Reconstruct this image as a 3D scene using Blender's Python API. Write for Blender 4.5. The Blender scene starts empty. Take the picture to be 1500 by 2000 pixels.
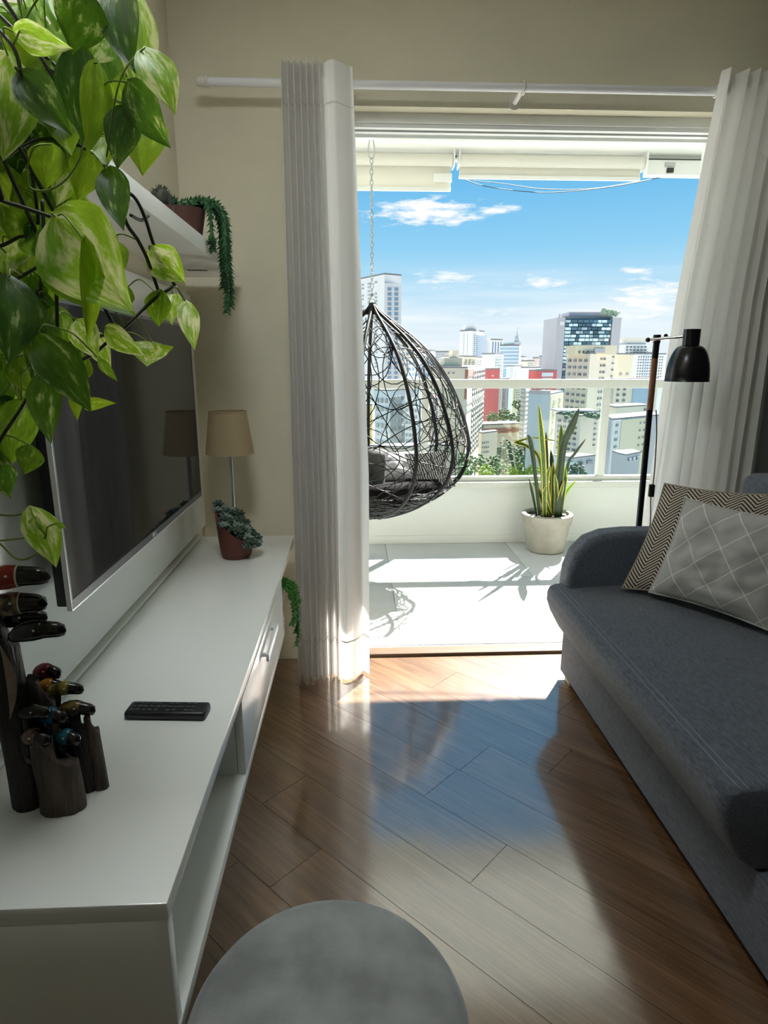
import bpy, bmesh, math, random
from mathutils import Vector, Matrix, noise as mnoise
random.seed(7)
V = Vector
S = bpy.context.scene
COL = S.collection
# ------------------------------------------------------------------ camera
F = 1220.0; H = 1.35
PITCH = math.atan(296 / F); YAW = math.atan(57 * math.cos(PITCH) / F)
FW = V((math.sin(YAW) * math.cos(PITCH), math.cos(YAW) * math.cos(PITCH), -math.sin(PITCH)))
RT = V((math.cos(YAW), -math.sin(YAW), 0)); UP = RT.cross(FW)
CAM = V((0, 0, H))
cd = bpy.data.cameras.new('camera'); cam = bpy.data.objects.new('camera', cd); COL.objects.link(cam)
cam.location = CAM; cam.rotation_euler = (math.pi / 2 - PITCH, 0, -YAW)
cd.sensor_fit = 'VERTICAL'; cd.sensor_height = 24; cd.lens = 24 * F / 2000; cd.clip_start = .02; cd.clip_end = 5000
S.camera = cam
def ray(x, y): return FW * F + RT * (x - 750) + UP * (1000 - y)
def onz(x, y, z): d = ray(x, y); return CAM + d * ((z - H) / d.z)
def ony(x, y, Y): d = ray(x, y); return CAM + d * (Y / d.y)
def onx(x, y, X): d = ray(x, y); return CAM + d * (X / d.x)
def azel(x, y):
    d = ray(x, y).normalized(); return math.atan2(d.x, d.y), math.asin(d.z)
# ------------------------------------------------------------------ view settings
S.view_settings.view_transform = 'Standard'; S.view_settings.look = 'None'
S.view_settings.gamma = 1.0; S.view_settings.use_curve_mapping = False
S.view_settings.exposure = 0.68
S.cycles.diffuse_bounces = 7; S.cycles.max_bounces = 14; S.cycles.transparent_max_bounces = 24
S.cycles.sample_clamp_indirect = 6
# ------------------------------------------------------------------ world: blue sky paling to the horizon, a few clouds
W = bpy.data.worlds.new('sky'); S.world = W; W.use_nodes = True
nt = W.node_tree; nt.nodes.clear()
def N(t, **k):
    n = nt.nodes.new(t)
    for a, b in k.items(): setattr(n, a, b)
    return n
def L(a, b): nt.links.new(a, b)
def M(op, a, b=None, c=None, clamp=False):
    n = N('ShaderNodeMath', operation=op, use_clamp=clamp)
    for i, v in enumerate((a, b, c)):
        if v is None: continue
        if isinstance(v, (int, float)): n.inputs[i].default_value = v
        else: L(v, n.inputs[i])
    return n.outputs[0]
tc = N('ShaderNodeTexCoord'); nrm = N('ShaderNodeVectorMath', operation='NORMALIZE'); L(tc.outputs['Generated'], nrm.inputs[0])
sx = N('ShaderNodeSeparateXYZ'); L(nrm.outputs[0], sx.inputs[0])
az = M('ARCTAN2', sx.outputs[0], sx.outputs[1]); el = M('ARCSINE', sx.outputs[2])
ramp = N('ShaderNodeValToRGB'); L(sx.outputs[2], ramp.inputs[0])
cr = ramp.color_ramp
cr.elements[0].position = 0.0; cr.elements[0].color = (.66, .72, .76, 1)
cr.elements[1].position = 1.0; cr.elements[1].color = (.10, .37, .67, 1)
for p, c in ((.05, (.60, .71, .78, 1)), (.10, (.41, .62, .76, 1)), (.16, (.235, .52, .74, 1)), (.25, (.125, .41, .69, 1)), (.45, (.115, .395, .68, 1))):
    e = cr.elements.new(p); e.color = c
cmb = N('ShaderNodeCombineXYZ'); L(M('MULTIPLY', az, 9), cmb.inputs[0]); L(M('MULTIPLY', el, 34), cmb.inputs[1])
nz = N('ShaderNodeTexNoise'); nz.inputs['Scale'].default_value = 2.6; nz.inputs['Detail'].default_value = 9; nz.inputs['Roughness'].default_value = .62
L(cmb.outputs[0], nz.inputs['Vector'])
nzo = nz.outputs['Fac']
mask = None
for (px, py, wx, wy, k, gain) in ((835, 415, 125, 30, 1.0, 1.0), (955, 408, 55, 12, .75, .9), (870, 543, 60, 20, .62, .8), (1062, 546, 46, 18, .7, .8),
                                  (1268, 585, 90, 50, .85, .85), (1246, 529, 42, 9, .65, .8), (945, 608, 75, 9, .6, .55), (1000, 560, 300, 8, .2, .25)):
    a0, e0 = azel(px, py); a1, _ = azel(px + wx, py); _, e1 = azel(px, py - wy)
    dx = M('DIVIDE', M('SUBTRACT', az, a0), abs(a1 - a0)); dy = M('DIVIDE', M('SUBTRACT', el, e0), abs(e1 - e0))
    d = M('SUBTRACT', 1.0, M('SQRT', M('ADD', M('MULTIPLY', dx, dx), M('MULTIPLY', dy, dy))))
    m = M('MULTIPLY', M('MULTIPLY', M('ADD', M('MULTIPLY', d, .55 * k), M('MULTIPLY', M('SUBTRACT', nzo, .50), 2.2)), M('MULTIPLY', M('ADD', d, .25), 3, clamp=True), clamp=True), 2.2 * gain, clamp=True)
    mask = m if mask is None else M('MAXIMUM', mask, m)
# thin streaks of haze low over the city, all round
cmb2 = N('ShaderNodeCombineXYZ'); L(M('MULTIPLY', az, 2.5), cmb2.inputs[0]); L(M('MULTIPLY', el, 30), cmb2.inputs[1])
nz2 = N('ShaderNodeTexNoise'); nz2.inputs['Scale'].default_value = 1.5; nz2.inputs['Detail'].default_value = 5; L(cmb2.outputs[0], nz2.inputs['Vector'])
low = M('MULTIPLY', M('SUBTRACT', 1.0, M('DIVIDE', M('ABSOLUTE', M('SUBTRACT', el, .06)), .085), clamp=True), M('MULTIPLY', M('SUBTRACT', nz2.outputs['Fac'], .40), 3.0, clamp=True))
mask = M('MAXIMUM', mask, M('MULTIPLY', low, .75), clamp=True)
mx = N('ShaderNodeMix', data_type='RGBA'); L(mask, mx.inputs[0]); L(ramp.outputs[0], mx.inputs[6]); mx.inputs[7].default_value = (.86, .86, .86, 1)
bg = N('ShaderNodeBackground'); L(mx.outputs[2], bg.inputs[0]); bg.inputs[1].default_value = .78
wo = N('ShaderNodeOutputWorld'); L(bg.outputs[0], wo.inputs[0])
# ------------------------------------------------------------------ sun
sl = bpy.data.lights.new('sun', 'SUN'); sun = bpy.data.objects.new('sun', sl); COL.objects.link(sun)
sl.energy = 21.0; sl.angle = .0093; sl.color = (1, .965, .91)
sd = V((.65, 1.0, 1.25)).normalized(); sun.rotation_euler = sd.to_track_quat('Z', 'Y').to_euler(); sun.location = (3, 8, 9)
# ------------------------------------------------------------------ materials
MATS = {}
def mat(name, col, rough=.6, metal=0, spec=.5, var=0, vscale=8, stretch=(1, 1, 1), bump=0, bscale=60, bstretch=(1, 1, 1), col2=None, trans=0, coat=0, sheen=0, coord='Object', detail=5, rnd=0):
    if name in MATS: return MATS[name]
    m = bpy.data.materials.new(name); m.use_nodes = True; t = m.node_tree; b = t.nodes['Principled BSDF']
    b.inputs['Base Color'].default_value = (*col, 1); b.inputs['Roughness'].default_value = rough; b.inputs['Metallic'].default_value = metal
    b.inputs['Specular IOR Level'].default_value = spec; b.inputs['Coat Weight'].default_value = coat; b.inputs['Coat Roughness'].default_value = .06
    b.inputs['Sheen Weight'].default_value = sheen
    def nd(ty, **k):
        n = t.nodes.new(ty)
        for a, v in k.items(): setattr(n, a, v)
        return n
    c = nd('ShaderNodeTexCoord')
    def mapped(sc):
        mp = nd('ShaderNodeMapping'); mp.inputs['Scale'].default_value = sc; t.links.new(c.outputs[coord], mp.inputs[0]); return mp.outputs[0]
    colout = None
    if var or col2:
        n = nd('ShaderNodeTexNoise'); n.inputs['Scale'].default_value = vscale; n.inputs['Detail'].default_value = detail; t.links.new(mapped(stretch), n.inputs['Vector'])
        r = nd('ShaderNodeValToRGB'); t.links.new(n.outputs['Fac'], r.inputs[0])
        c2 = col2 or tuple(x * (1 - var) for x in col)
        r.color_ramp.elements[0].position = .35; r.color_ramp.elements[0].color = (*c2, 1); r.color_ramp.elements[1].position = .65; r.color_ramp.elements[1].color = (*col, 1)
        colout = r.outputs[0]
    if rnd:
        oi = nd('ShaderNodeObjectInfo'); hs = nd('ShaderNodeHueSaturation'); mr = nd('ShaderNodeMapRange'); t.links.new(oi.outputs['Random'], mr.inputs[0])
        mr.inputs[3].default_value = 1 - rnd; mr.inputs[4].default_value = 1 + rnd; t.links.new(mr.outputs[0], hs.inputs['Value'])
        if colout: t.links.new(colout, hs.inputs['Color'])
        else: hs.inputs['Color'].default_value = (*col, 1)
        colout = hs.outputs[0]
    if colout: t.links.new(colout, b.inputs['Base Color'])
    if bump:
        n2 = nd('ShaderNodeTexNoise'); n2.inputs['Scale'].default_value = bscale; n2.inputs['Detail'].default_value = 4; t.links.new(mapped(bstretch), n2.inputs['Vector'])
        bp = nd('ShaderNodeBump'); bp.inputs['Strength'].default_value = bump; bp.inputs['Distance'].default_value = .01; t.links.new(n2.outputs['Fac'], bp.inputs['Height']); t.links.new(bp.outputs[0], b.inputs['Normal'])
    if trans:
        o = t.nodes['Material Output']; tr = nd('ShaderNodeBsdfTranslucent'); ms = nd('ShaderNodeMixShader'); ms.inputs[0].default_value = trans
        if colout: t.links.new(colout, tr.inputs[0])
        else: tr.inputs[0].default_value = (*col, 1)
        t.links.new(b.outputs[0], ms.inputs[1]); t.links.new(tr.outputs[0], ms.inputs[2]); t.links.new(ms.outputs[0], o.inputs[0])
    MATS[name] = m; return m
def glass(name, tint=(.93, .97, .96), refl=.06):
    if name in MATS: return MATS[name]
    m = bpy.data.materials.new(name); m.use_nodes = True; t = m.node_tree; t.nodes.clear()
    o = t.nodes.new('ShaderNodeOutputMaterial'); tr = t.nodes.new('ShaderNodeBsdfTransparent'); tr.inputs[0].default_value = (*tint, 1)
    g = t.nodes.new('ShaderNodeBsdfGlossy'); g.inputs['Roughness'].default_value = .02; ms = t.nodes.new('ShaderNodeMixShader')
    lw = t.nodes.new('ShaderNodeLayerWeight'); lw.inputs[0].default_value = .5; pw = t.nodes.new('ShaderNodeMath'); pw.operation = 'POWER'; pw.inputs[1].default_value = 4; t.links.new(lw.outputs['Facing'], pw.inputs[0])
    fr = t.nodes.new('ShaderNodeMath'); fr.operation = 'MULTIPLY_ADD'; fr.inputs[1].default_value = .8; fr.inputs[2].default_value = .03; t.links.new(pw.outputs[0], fr.inputs[0])
    t.links.new(fr.outputs[0], ms.inputs[0]); t.links.new(tr.outputs[0], ms.inputs[1]); t.links.new(g.outputs[0], ms.inputs[2]); t.links.new(ms.outputs[0], o.inputs[0])
    MATS[name] = m; return m
# ------------------------------------------------------------------ mesh builder and tagging
def wloc(o):
    p = V((0, 0, 0))
    while o is not None: p += o.location; o = o.parent
    return p
class MB:
    def __init__(s): s.v = []; s.f = []; s.uv = None
    def add(s, vs, fs):
        n = len(s.v); s.v += [tuple(v) for v in vs]; s.f += [tuple(i + n for i in f) for f in fs]; return s
    def box(s, a, b, bev=0, rot=None, seg=2):
        lo = [min(a[i], b[i]) for i in range(3)]; hi = [max(a[i], b[i]) for i in range(3)]
        c = V([(lo[i] + hi[i]) / 2 for i in range(3)]); e = [(hi[i] - lo[i]) for i in range(3)]
        bm = bmesh.new(); bmesh.ops.create_cube(bm, size=1, matrix=Matrix.Diagonal((*e, 1)))
        if bev: bmesh.ops.bevel(bm, geom=list(bm.edges), offset=min(bev, min(e) * .45), segments=seg, affect='EDGES', profile=.5)
        bm.verts.index_update()
        vs = [c + ((rot @ v.co) if rot else v.co) for v in bm.verts]; s.add(vs, [[v.index for v in f.verts] for f in bm.faces]); bm.free(); return s
    def tube(s, pts, r, n=8, cap=True, closed=False):
        pts = [V(p) for p in pts]; m = len(pts); rs = r if isinstance(r, (list, tuple)) else [r] * m
        vs = []; ref = None
        for i, p in enumerate(pts):
            if closed: t = pts[(i + 1) % m] - pts[i - 1]
            else: t = pts[min(i + 1, m - 1)] - pts[max(i - 1, 0)]
            t = t.normalized() if t.length > 1e-9 else V((0, 0, 1))
            if ref is None: ref = V((0, 0, 1)) if abs(t.z) < .9 else V((1, 0, 0))
            u = (ref - t * ref.dot(t)); u = u.normalized() if u.length > 1e-6 else t.orthogonal().normalized(); ref = u; w = t.cross(u)
            for k in range(n):
                a = 2 * math.pi * k / n; vs.append(p + (u * math.cos(a) + w * math.sin(a)) * rs[i])
        fs = []
        for i in range(m if closed else m - 1):
            j = (i + 1) % m
            for k in range(n): fs.append((i * n + k, i * n + (k + 1) % n, j * n + (k + 1) % n, j * n + k))
        if cap and not closed: fs.append(tuple(range(n))[::-1]); fs.append(tuple((m - 1) * n + k for k in range(n)))
        return s.add(vs, fs)
    def lathe(s, prof, c=(0, 0, 0), n=32, ax=None, closed=False, sx=1, sy=1):
        # prof: list of (r, z); ax: optional matrix
        c = V(c); vs = []; fs = []; m = len(prof)
        for r, z in prof:
            for k in range(n):
                a = 2 * math.pi * k / n; p = V((r * math.cos(a) * sx, r * math.sin(a) * sy, z)); vs.append(c + (ax @ p if ax else p))
        for i in range(m - 1):
            for k in range(n): fs.append((i * n + k, i * n + (k + 1) % n, (i + 1) * n + (k + 1) % n, (i + 1) * n + k))
        if prof[0][0] > 1e-5 and not closed: fs.append(tuple(range(n))[::-1])
        if prof[-1][0] > 1e-5 and not closed: fs.append(tuple((m - 1) * n + k for k in range(n)))
        return s.add(vs, fs)
    def grid(s, fn, nu, nv, close_u=False):
        vs = [fn(i / (nu if close_u else nu - 1) if nu > 1 else 0, j / (nv - 1)) for j in range(nv) for i in range(nu)]; fs = []
        for j in range(nv - 1):
            for i in range(nu if close_u else nu - 1):
                k = (i + 1) % nu; fs.append((j * nu + i, j * nu + k, (j + 1) * nu + k, (j + 1) * nu + i))
        return s.add(vs, fs)
    def ball(s, c, r, sub=2, rot=None):
        bm = bmesh.new(); bmesh.ops.create_icosphere(bm, subdivisions=sub, radius=1); r = (r, r, r) if isinstance(r, (int, float)) else r
        bm.verts.index_update(); c = V(c)
        vs = []
        for v in bm.verts:
            p = V((v.co.x * r[0], v.co.y * r[1], v.co.z * r[2])); vs.append(c + (rot @ p if rot else p))
        s.add(vs, [[v.index for v in f.verts] for f in bm.faces]); bm.free(); return s
    def extrude(s, poly, d):
        # poly: 3D polygon, d: Vector
        n = len(poly); d = V(d); a = [V(p) for p in poly]
        return s.add(a + [p + d for p in a], [tuple(range(n))[::-1], tuple(range(n, 2 * n))] + [(i, (i + 1) % n, n + (i + 1) % n, n + i) for i in range(n)])
    def build(s, name, material, parent=None, smooth=False, origin=None, auto=None):
        if parent is not None: o0 = wloc(parent)
        elif origin is not None: o0 = V(origin)
        else:
            xs, ys, zs = zip(*s.v); o0 = V(((min(xs) + max(xs)) / 2, (min(ys) + max(ys)) / 2, min(zs)))
        me = bpy.data.meshes.new(name); me.from_pydata([(v[0] - o0.x, v[1] - o0.y, v[2] - o0.z) for v in s.v], [], s.f)
        if s.uv:
            ul = me.uv_layers.new(name='UVMap')
            for lp in me.loops: ul.data[lp.index].uv = s.uv[lp.vertex_index]
        me.validate(); bm = bmesh.new(); bm.from_mesh(me); bmesh.ops.recalc_face_normals(bm, faces=bm.faces); bm.to_mesh(me); bm.free()
        if material: me.materials.append(material)
        if smooth:
            for p in me.polygons: p.use_smooth = True
            if auto: me.set_sharp_from_angle(angle=math.radians(auto))
        o = bpy.data.objects.new(name, me); COL.objects.link(o)
        if parent is not None: o.parent = parent
        else: o.location = o0
        return o
def tag(o, label, cat, group=None):
    o['label'] = label; o['category'] = cat
    if group: o['group'] = group
    return o
def thing(name, label, cat, loc, group=None):
    o = bpy.data.objects.new(name, None); COL.objects.link(o); o.location = V(loc); o.empty_display_size = .05
    return tag(o, label, cat, group)
def struct(o, label=None, cat=None):
    o['kind'] = 'structure'
    if label: o['label'] = label; o['category'] = cat
    return o
def box(name, a, b, m, parent=None, bev=0): return MB().box(a, b, bev).build(name, m, parent, smooth=bool(bev), auto=40)
def lerp(a, b, t): return a + (b - a) * t
def smooth_path(pts, k=6):
    pts = [V(p) for p in pts]; out = []
    for i in range(len(pts) - 1):
        p0 = pts[max(i - 1, 0)]; p1 = pts[i]; p2 = pts[i + 1]; p3 = pts[min(i + 2, len(pts) - 1)]
        for j in range(k):
            t = j / k; out.append(.5 * ((2 * p1) + (p2 - p0) * t + (2 * p0 - 5 * p1 + 4 * p2 - p3) * t * t + (3 * p1 - p0 - 3 * p2 + p3) * t ** 3))
    out.append(pts[-1]); return out
# ================================================================== the room
XL, XR, YW, YN, ZC = -.675, 1.72, 2.685, -2.6, 2.72
YP = 4.545
m_wall = mat('wall_paint', (.70, .66, .515), .85, var=.06, vscale=3, bump=.25, bscale=260)
m_ceil = mat('ceiling_paint', (.78, .77, .72), .9)
m_white = mat('white_paint', (.82, .83, .80), .5)
m_ext = mat('balcony_plaster', (.62, .635, .605), .8, bump=.35, bscale=180)
m_alu = mat('white_aluminium', (.80, .82, .80), .35, spec=.6)
m_lac = mat('white_lacquer', (.83, .85, .81), .22, spec=.5, coat=.15)
# floor: a dark subfloor with diagonal wood planks, each its own piece
m_wood = bpy.data.materials.new('floor_wood'); m_wood.use_nodes = True
def wood_nodes(m, c1, c2, c3, rough):
    t = m.node_tree; b = t.nodes['Principled BSDF']; g = t.nodes.new('ShaderNodeNewGeometry')
    mp = t.nodes.new('ShaderNodeMapping'); mp.vector_type = 'POINT'; mp.inputs['Rotation'].default_value = (0, 0, math.radians(45)); t.links.new(g.outputs['Position'], mp.inputs[0])
    oi = t.nodes.new('ShaderNodeObjectInfo'); ad = t.nodes.new('ShaderNodeVectorMath'); ad.operation = 'ADD'; t.links.new(mp.outputs[0], ad.inputs[0])
    sc = t.nodes.new('ShaderNodeVectorMath'); sc.operation = 'SCALE'; sc.inputs[0].default_value = (13, 7, 5); t.links.new(oi.outputs['Random'], sc.inputs['Scale']); t.links.new(sc.outputs[0], ad.inputs[1])
    m2 = t.nodes.new('ShaderNodeVectorMath'); m2.operation = 'MULTIPLY'; m2.inputs[1].default_value = (4.0, 95, 1); t.links.new(ad.outputs[0], m2.inputs[0])
    n = t.nodes.new('ShaderNodeTexNoise'); n.inputs['Scale'].default_value = 1.0; n.inputs['Detail'].default_value = 7; n.inputs['Roughness'].default_value = .65; n.inputs['Distortion'].default_value = .4; t.links.new(m2.outputs[0], n.inputs['Vector'])
    m3 = t.nodes.new('ShaderNodeVectorMath'); m3.operation = 'MULTIPLY'; m3.inputs[1].default_value = (1.2, 9, 1); t.links.new(ad.outputs[0], m3.inputs[0])
    n3 = t.nodes.new('ShaderNodeTexNoise'); n3.inputs['Scale'].default_value = 1.0; n3.inputs['Detail'].default_value = 3; n3.inputs['Distortion'].default_value = 1.2; t.links.new(m3.outputs[0], n3.inputs['Vector'])
    mixf = t.nodes.new('ShaderNodeMath'); mixf.operation = 'MULTIPLY_ADD'; t.links.new(n3.outputs['Fac'], mixf.inputs[0]); mixf.inputs[1].default_value = .42
    hf = t.nodes.new('ShaderNodeMath'); hf.operation = 'MULTIPLY'; hf.inputs[1].default_value = .78; t.links.new(n.outputs['Fac'], hf.inputs[0]); t.links.new(hf.outputs[0], mixf.inputs[2])
    r = t.nodes.new('ShaderNodeValToRGB'); t.links.new(mixf.outputs[0], r.inputs[0])
    r.color_ramp.elements[0].position = .42; r.color_ramp.elements[0].color = (*c1, 1); r.color_ramp.elements[1].position = .8; r.color_ramp.elements[1].color = (*c3, 1)
    e = r.color_ramp.elements.new(.6); e.color = (*c2, 1)
    hs = t.nodes.new('ShaderNodeHueSaturation'); mr = t.nodes.new('ShaderNodeMapRange'); t.links.new(oi.outputs['Random'], mr.inputs[0]); mr.inputs[3].default_value = .90; mr.inputs[4].default_value = 1.10
    t.links.new(mr.outputs[0], hs.inputs['Value']); t.links.new(r.outputs[0], hs.inputs['Color']); t.links.new(hs.outputs[0], b.inputs['Base Color'])
    b.inputs['Roughness'].default_value = rough; b.inputs['Specular IOR Level'].default_value = .5; b.inputs['Coat Weight'].default_value = 1.0; b.inputs['Coat IOR'].default_value = 2.5; b.inputs['Coat Roughness'].default_value = .12
    bp = t.nodes.new('ShaderNodeBump'); bp.inputs['Strength'].default_value = .06; bp.inputs['Distance'].default_value = .002; t.links.new(n.outputs['Fac'], bp.inputs['Height']); t.links.new(bp.outputs[0], b.inputs['Normal'])
wood_nodes(m_wood, (.072, .034, .013), (.140, .070, .029), (.225, .122, .055), .35)
floor = struct(box('floor', (XL - .1, YN - .1, -.06), (XR + .1, YW, -.004), mat('plank_joint', (.035, .02, .012), .8)))
def clip(poly, ax, v, keep_less):
    out = []
    for i in range(len(poly)):
        a, b = poly[i], poly[(i + 1) % len(poly)]; ia = (a[ax] <= v) == keep_less; ib = (b[ax] <= v) == keep_less
        if ia: out.append(a)
        if ia != ib:
            t = (v - a[ax]) / (b[ax] - a[ax]); out.append((a[0] + (b[0] - a[0]) * t, a[1] + (b[1] - a[1]) * t))
    return out
rw, pl, q = .184, 1.25, math.sqrt(.5)
for k in range(-24, 10):
    s0 = 1.357 + k * rw; off = {0: -1.067, -1: -.762}.get(k, random.uniform(-1.2, 0)); g = .0007
    for j in range(-5, 5):
        u0 = off + j * pl; u1 = u0 + pl
        pg = [(u * q + s * q, -u * q + s * q) for u, s in ((u0 + g, s0 + g), (u1 - g, s0 + g), (u1 - g, s0 + rw - g), (u0 + g, s0 + rw - g))]
        for ax, v, kl in ((0, XL, False), (0, XR, True), (1, YN, False), (1, YW, True)):
            pg = clip(pg, ax, v, kl)
            if len(pg) < 3: break
        if len(pg) < 3: continue
        ar = abs(sum(pg[i][0] * pg[(i + 1) % len(pg)][1] - pg[(i + 1) % len(pg)][0] * pg[i][1] for i in range(len(pg)))) / 2
        if ar < .002: continue
        MB().extrude([(x, y, -.004) for x, y in pg], (0, 0, .004)).build('plank', m_wood, floor)
struct(box('ceiling', (XL - .1, YN - .1, ZC), (XR + .1, YW + .2, ZC + .1), m_ceil))
struct(box('wall_left', (XL - .15, YN, -.02), (XL, YW + .2, ZC), m_wall))
struct(box('wall_right', (XR, YN, -.02), (XR + .15, YW + .2, ZC), mat('wall_right_dark', (.075, .085, .078), .85, bump=.2, bscale=260)))  # one even dark tone over the whole right wall
# fill lamp added on the ceiling, out of view, to brighten the interior
clx, cly = -.20, .98
cla = thing('ceiling_fill_lamp', 'round white fill lamp added on the ceiling above the console, out of view', 'lamp', (clx, cly, ZC - .05))
MB().lathe([(.0005, ZC), (.27, ZC), (.27, ZC - .03), (.255, ZC - .032), (.0005, ZC - .032)], (clx, cly, 0), 40).build('base_ring', m_white, cla, True, auto=40)
m_dif = bpy.data.materials.new('fill_diffuser'); m_dif.use_nodes = True; bd_ = m_dif.node_tree.nodes['Principled BSDF']; bd_.inputs['Base Color'].default_value = (.9, .9, .88, 1); bd_.inputs['Emission Color'].default_value = (.93, .97, 1, 1); bd_.inputs['Emission Strength'].default_value = 18.0
MB().lathe([(.25, ZC - .0325), (.245, ZC - .045), (.20, ZC - .055), (.0005, ZC - .06)], (clx, cly, 0), 40).build('diffuser', m_dif, cla, True)
# the wall with the balcony opening
OX0, OX1, OZ = -.035, 1.50, 2.295
wb = MB(); wb.box((XL, YW, -.02), (OX0, YW + .2, ZC)); wb.box((OX1, YW, -.02), (XR, YW + .2, ZC)); wb.box((OX0, YW, OZ), (OX1, YW + .2, ZC))
struct(wb.build('wall_back', m_wall))
# the wall behind the camera
struct(box('wall_near', (XL, YN - .15, 0), (XR, YN, ZC), m_wall))
# sliding door frame in the opening: head track, side jambs, floor track, parked leaf
d1 = MB(); yf0, yf1 = YW + .06, YW + .20
d1.box((OX0, yf0, OZ - .035), (OX1, yf1, OZ)); 
d1o = struct(d1.build('door_1', m_alu))
box('head_track', (OX0, yf0 + .01, OZ - .05), (OX1, yf0 + .035, OZ - .035), m_alu, d1o); box('head_track', (OX0, yf0 + .06, OZ - .05), (OX1, yf0 + .085, OZ - .035), m_alu, d1o); box('head_track', (OX0, yf0 + .11, OZ - .055), (OX1, yf0 + .14, OZ - .035), m_alu, d1o)
box('track_groove', (OX0, yf0 + .036, OZ - .04), (OX1, yf0 + .059, OZ - .0355), mat('track_groove_shade', (.10, .10, .10), .6), d1o)  # solid dark strip stands in for the shade between the head tracks
box('jamb', (OX0, yf0, 0), (OX0 + .03, yf1, OZ - .035), m_alu, d1o); box('jamb', (OX1 - .012, yf0, 0), (OX1, yf1, OZ - .035), m_alu, d1o)
box('floor_track', (OX0, YW + .075, 0), (OX1, yf1, .006), m_alu, d1o, .002)
for yy in (.10, .135, .17): box('track_rib', (OX0, YW + yy, .006), (OX1, YW + yy + .006, .014), m_alu, d1o)
# wooden threshold
struct(box('trim_1', (OX0, YW - .005, -.01), (OX1, YW + .07, .016), mat('threshold_wood', (.085, .042, .012), .7, var=.35, vscale=6, stretch=(2, 30, 10)), None, .006))
# ---- balcony
BX0, BX1, YB0 = -1.6, 3.1, YW + .2
bf = struct(box('floor_balcony', (BX0, YB0, -.15), (BX1, YP + .12, -.008), mat('tile_grout', (.40, .40, .38), .9)))
m_tile = mat('porcelain_tile', (.52, .525, .515), .45, var=.10, vscale=2.2, stretch=(1, 3, 1), coord='Object', rnd=.03)
xs = [BX0, -.70, .215, 1.13, 2.045, 2.96, BX1]; ys = [YB0, 3.77, YP]
for i in range(len(xs) - 1):
    for j in range(2): box('tile', (xs[i] + .0015, ys[j] + .0015, -.008), (xs[i + 1] - .0015, ys[j + 1] - .0015, 0), m_tile, bf, .001)
m_rail_ = mat('railing_white', (.52, .53, .49), .4)
par = MB(); par.box((BX0, YP, -.15), (BX1, YP + .12, .43)); struct(par.build('wall_parapet', m_ext))
struct(box('trim_2', (BX0, YP - .022, .425), (BX1, YP + .14, .470), m_rail_, None, .004))
struct(box('baseboard_parapet', (BX0, YP - .014, 0), (BX1, YP, .062), m_ext, None, .003))
struct(box('wall_balcony_left', (BX0 - .12, YB0, -.15), (BX0, 4.33, 2.62), m_ext)); struct(box('wall_balcony_right', (BX1, YB0, -.15), (BX1 + .12, 4.33, 2.62), m_ext))
struct(box('ceiling_balcony', (BX0 - .12, YB0, 2.60), (BX1 + .12, 4.345, 2.80), m_white))
wf = MB(); wf.box((BX0, YB0 - .19, -.15), (XL - .15, YB0, 2.8)); wf.box((XR + .15, YB0 - .19, -.15), (BX1, YB0, 2.8)); wf.box((XL - .15, YB0 - .001, ZC), (XR + .15, YB0, 2.8)); struct(wf.build('wall_facade', m_ext))
# railing: top rail, bottom rail, posts, glass panes
rl = thing('balcony_railing', 'white metal balcony railing with clear glass panes on the low parapet', 'railing', (.75, YP + .05, .47))
m_rail = mat('railing_white', (.52, .53, .49), .4)
box('top_rail', (BX0, YP + .012, 1.153), (BX1, YP + .075, 1.218), m_rail, rl, .006); box('bottom_rail', (BX0, YP + .02, .470), (BX1, YP + .07, .505), m_rail, rl, .003)
px = [-.845, .507, 1.845]; 
for x in px: box('post', (x - .026, YP + .022, .505), (x + .026, YP + .066, 1.153), m_rail, rl, .003)
edges = [BX0] + px + [BX1]
for i in range(4): box('glass_pane', (edges[i] + .032, YP + .040, .510), (edges[i + 1] - .032, YP + .048, 1.150), glass('rail_glass', (.90, .95, .94)), rl)
# ceiling track of the balcony with two roller blinds
tr = thing('blind_track', 'white aluminium track along the balcony ceiling above the blinds', 'track', (.9, 4.29, 2.555))
box('channel', (BX0, 4.27, 2.565), (BX1, 4.33, 2.60), m_alu, tr); box('groove', (BX0, 4.266, 2.578), (BX1, 4.27, 2.586), mat('track_groove_shade', (.1, .1, .1)), tr)  # groove is a flat dark strip, the shade of a recess put into colour
m_blind = mat('blind_fabric', (.80, .79, .72), .8, trans=.12, bump=.2, bscale=500)
def blind(x0, x1, zb, label, slack=0):
    b = thing('roller_blind', label, 'blind', ((x0 + x1) / 2, 4.22, zb), 'roller blinds under the balcony ceiling')
    MB().tube([(x0 + .012, 4.215, 2.545), (x1 - .012, 4.215, 2.545)], .034, 18).build('fabric_roll', m_blind, b, True, auto=50)
    box('fabric', (x0 + .014, 4.243, zb + .012), (x1 - .014, 4.247, 2.55), m_blind, b); box('bottom_bar', (x0 + .012, 4.235, zb - .002), (x1 - .012, 4.252, zb + .022), m_alu, b, .004)
    for x in (x0, x1 - .008): box('bracket', (x, 4.165, 2.50), (x + .008, 4.262, 2.60), m_alu, b, .003)
    return b
xs_ = ony(890, 330, 4.22).x
bl = blind(-.55, xs_ - .012, ony(800, 373, 4.245).z, 'cream roller blind let down lower, left of the pair on the balcony')
blind(xs_ + .012, ony(1257, 345, 4.22).x, ony(1050, 351, 4.245).z, 'cream roller blind rolled up higher, right of the pair on the balcony')
box('end_clip', (xs_ - .135, 4.228, 2.425), (xs_ - .02, 4.236, 2.475), m_alu, bl, .002)
hd = thing('blind_motor_housing', 'short white housing at the right end of the balcony blinds', 'housing', (1.95, 4.25, 2.48))
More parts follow.
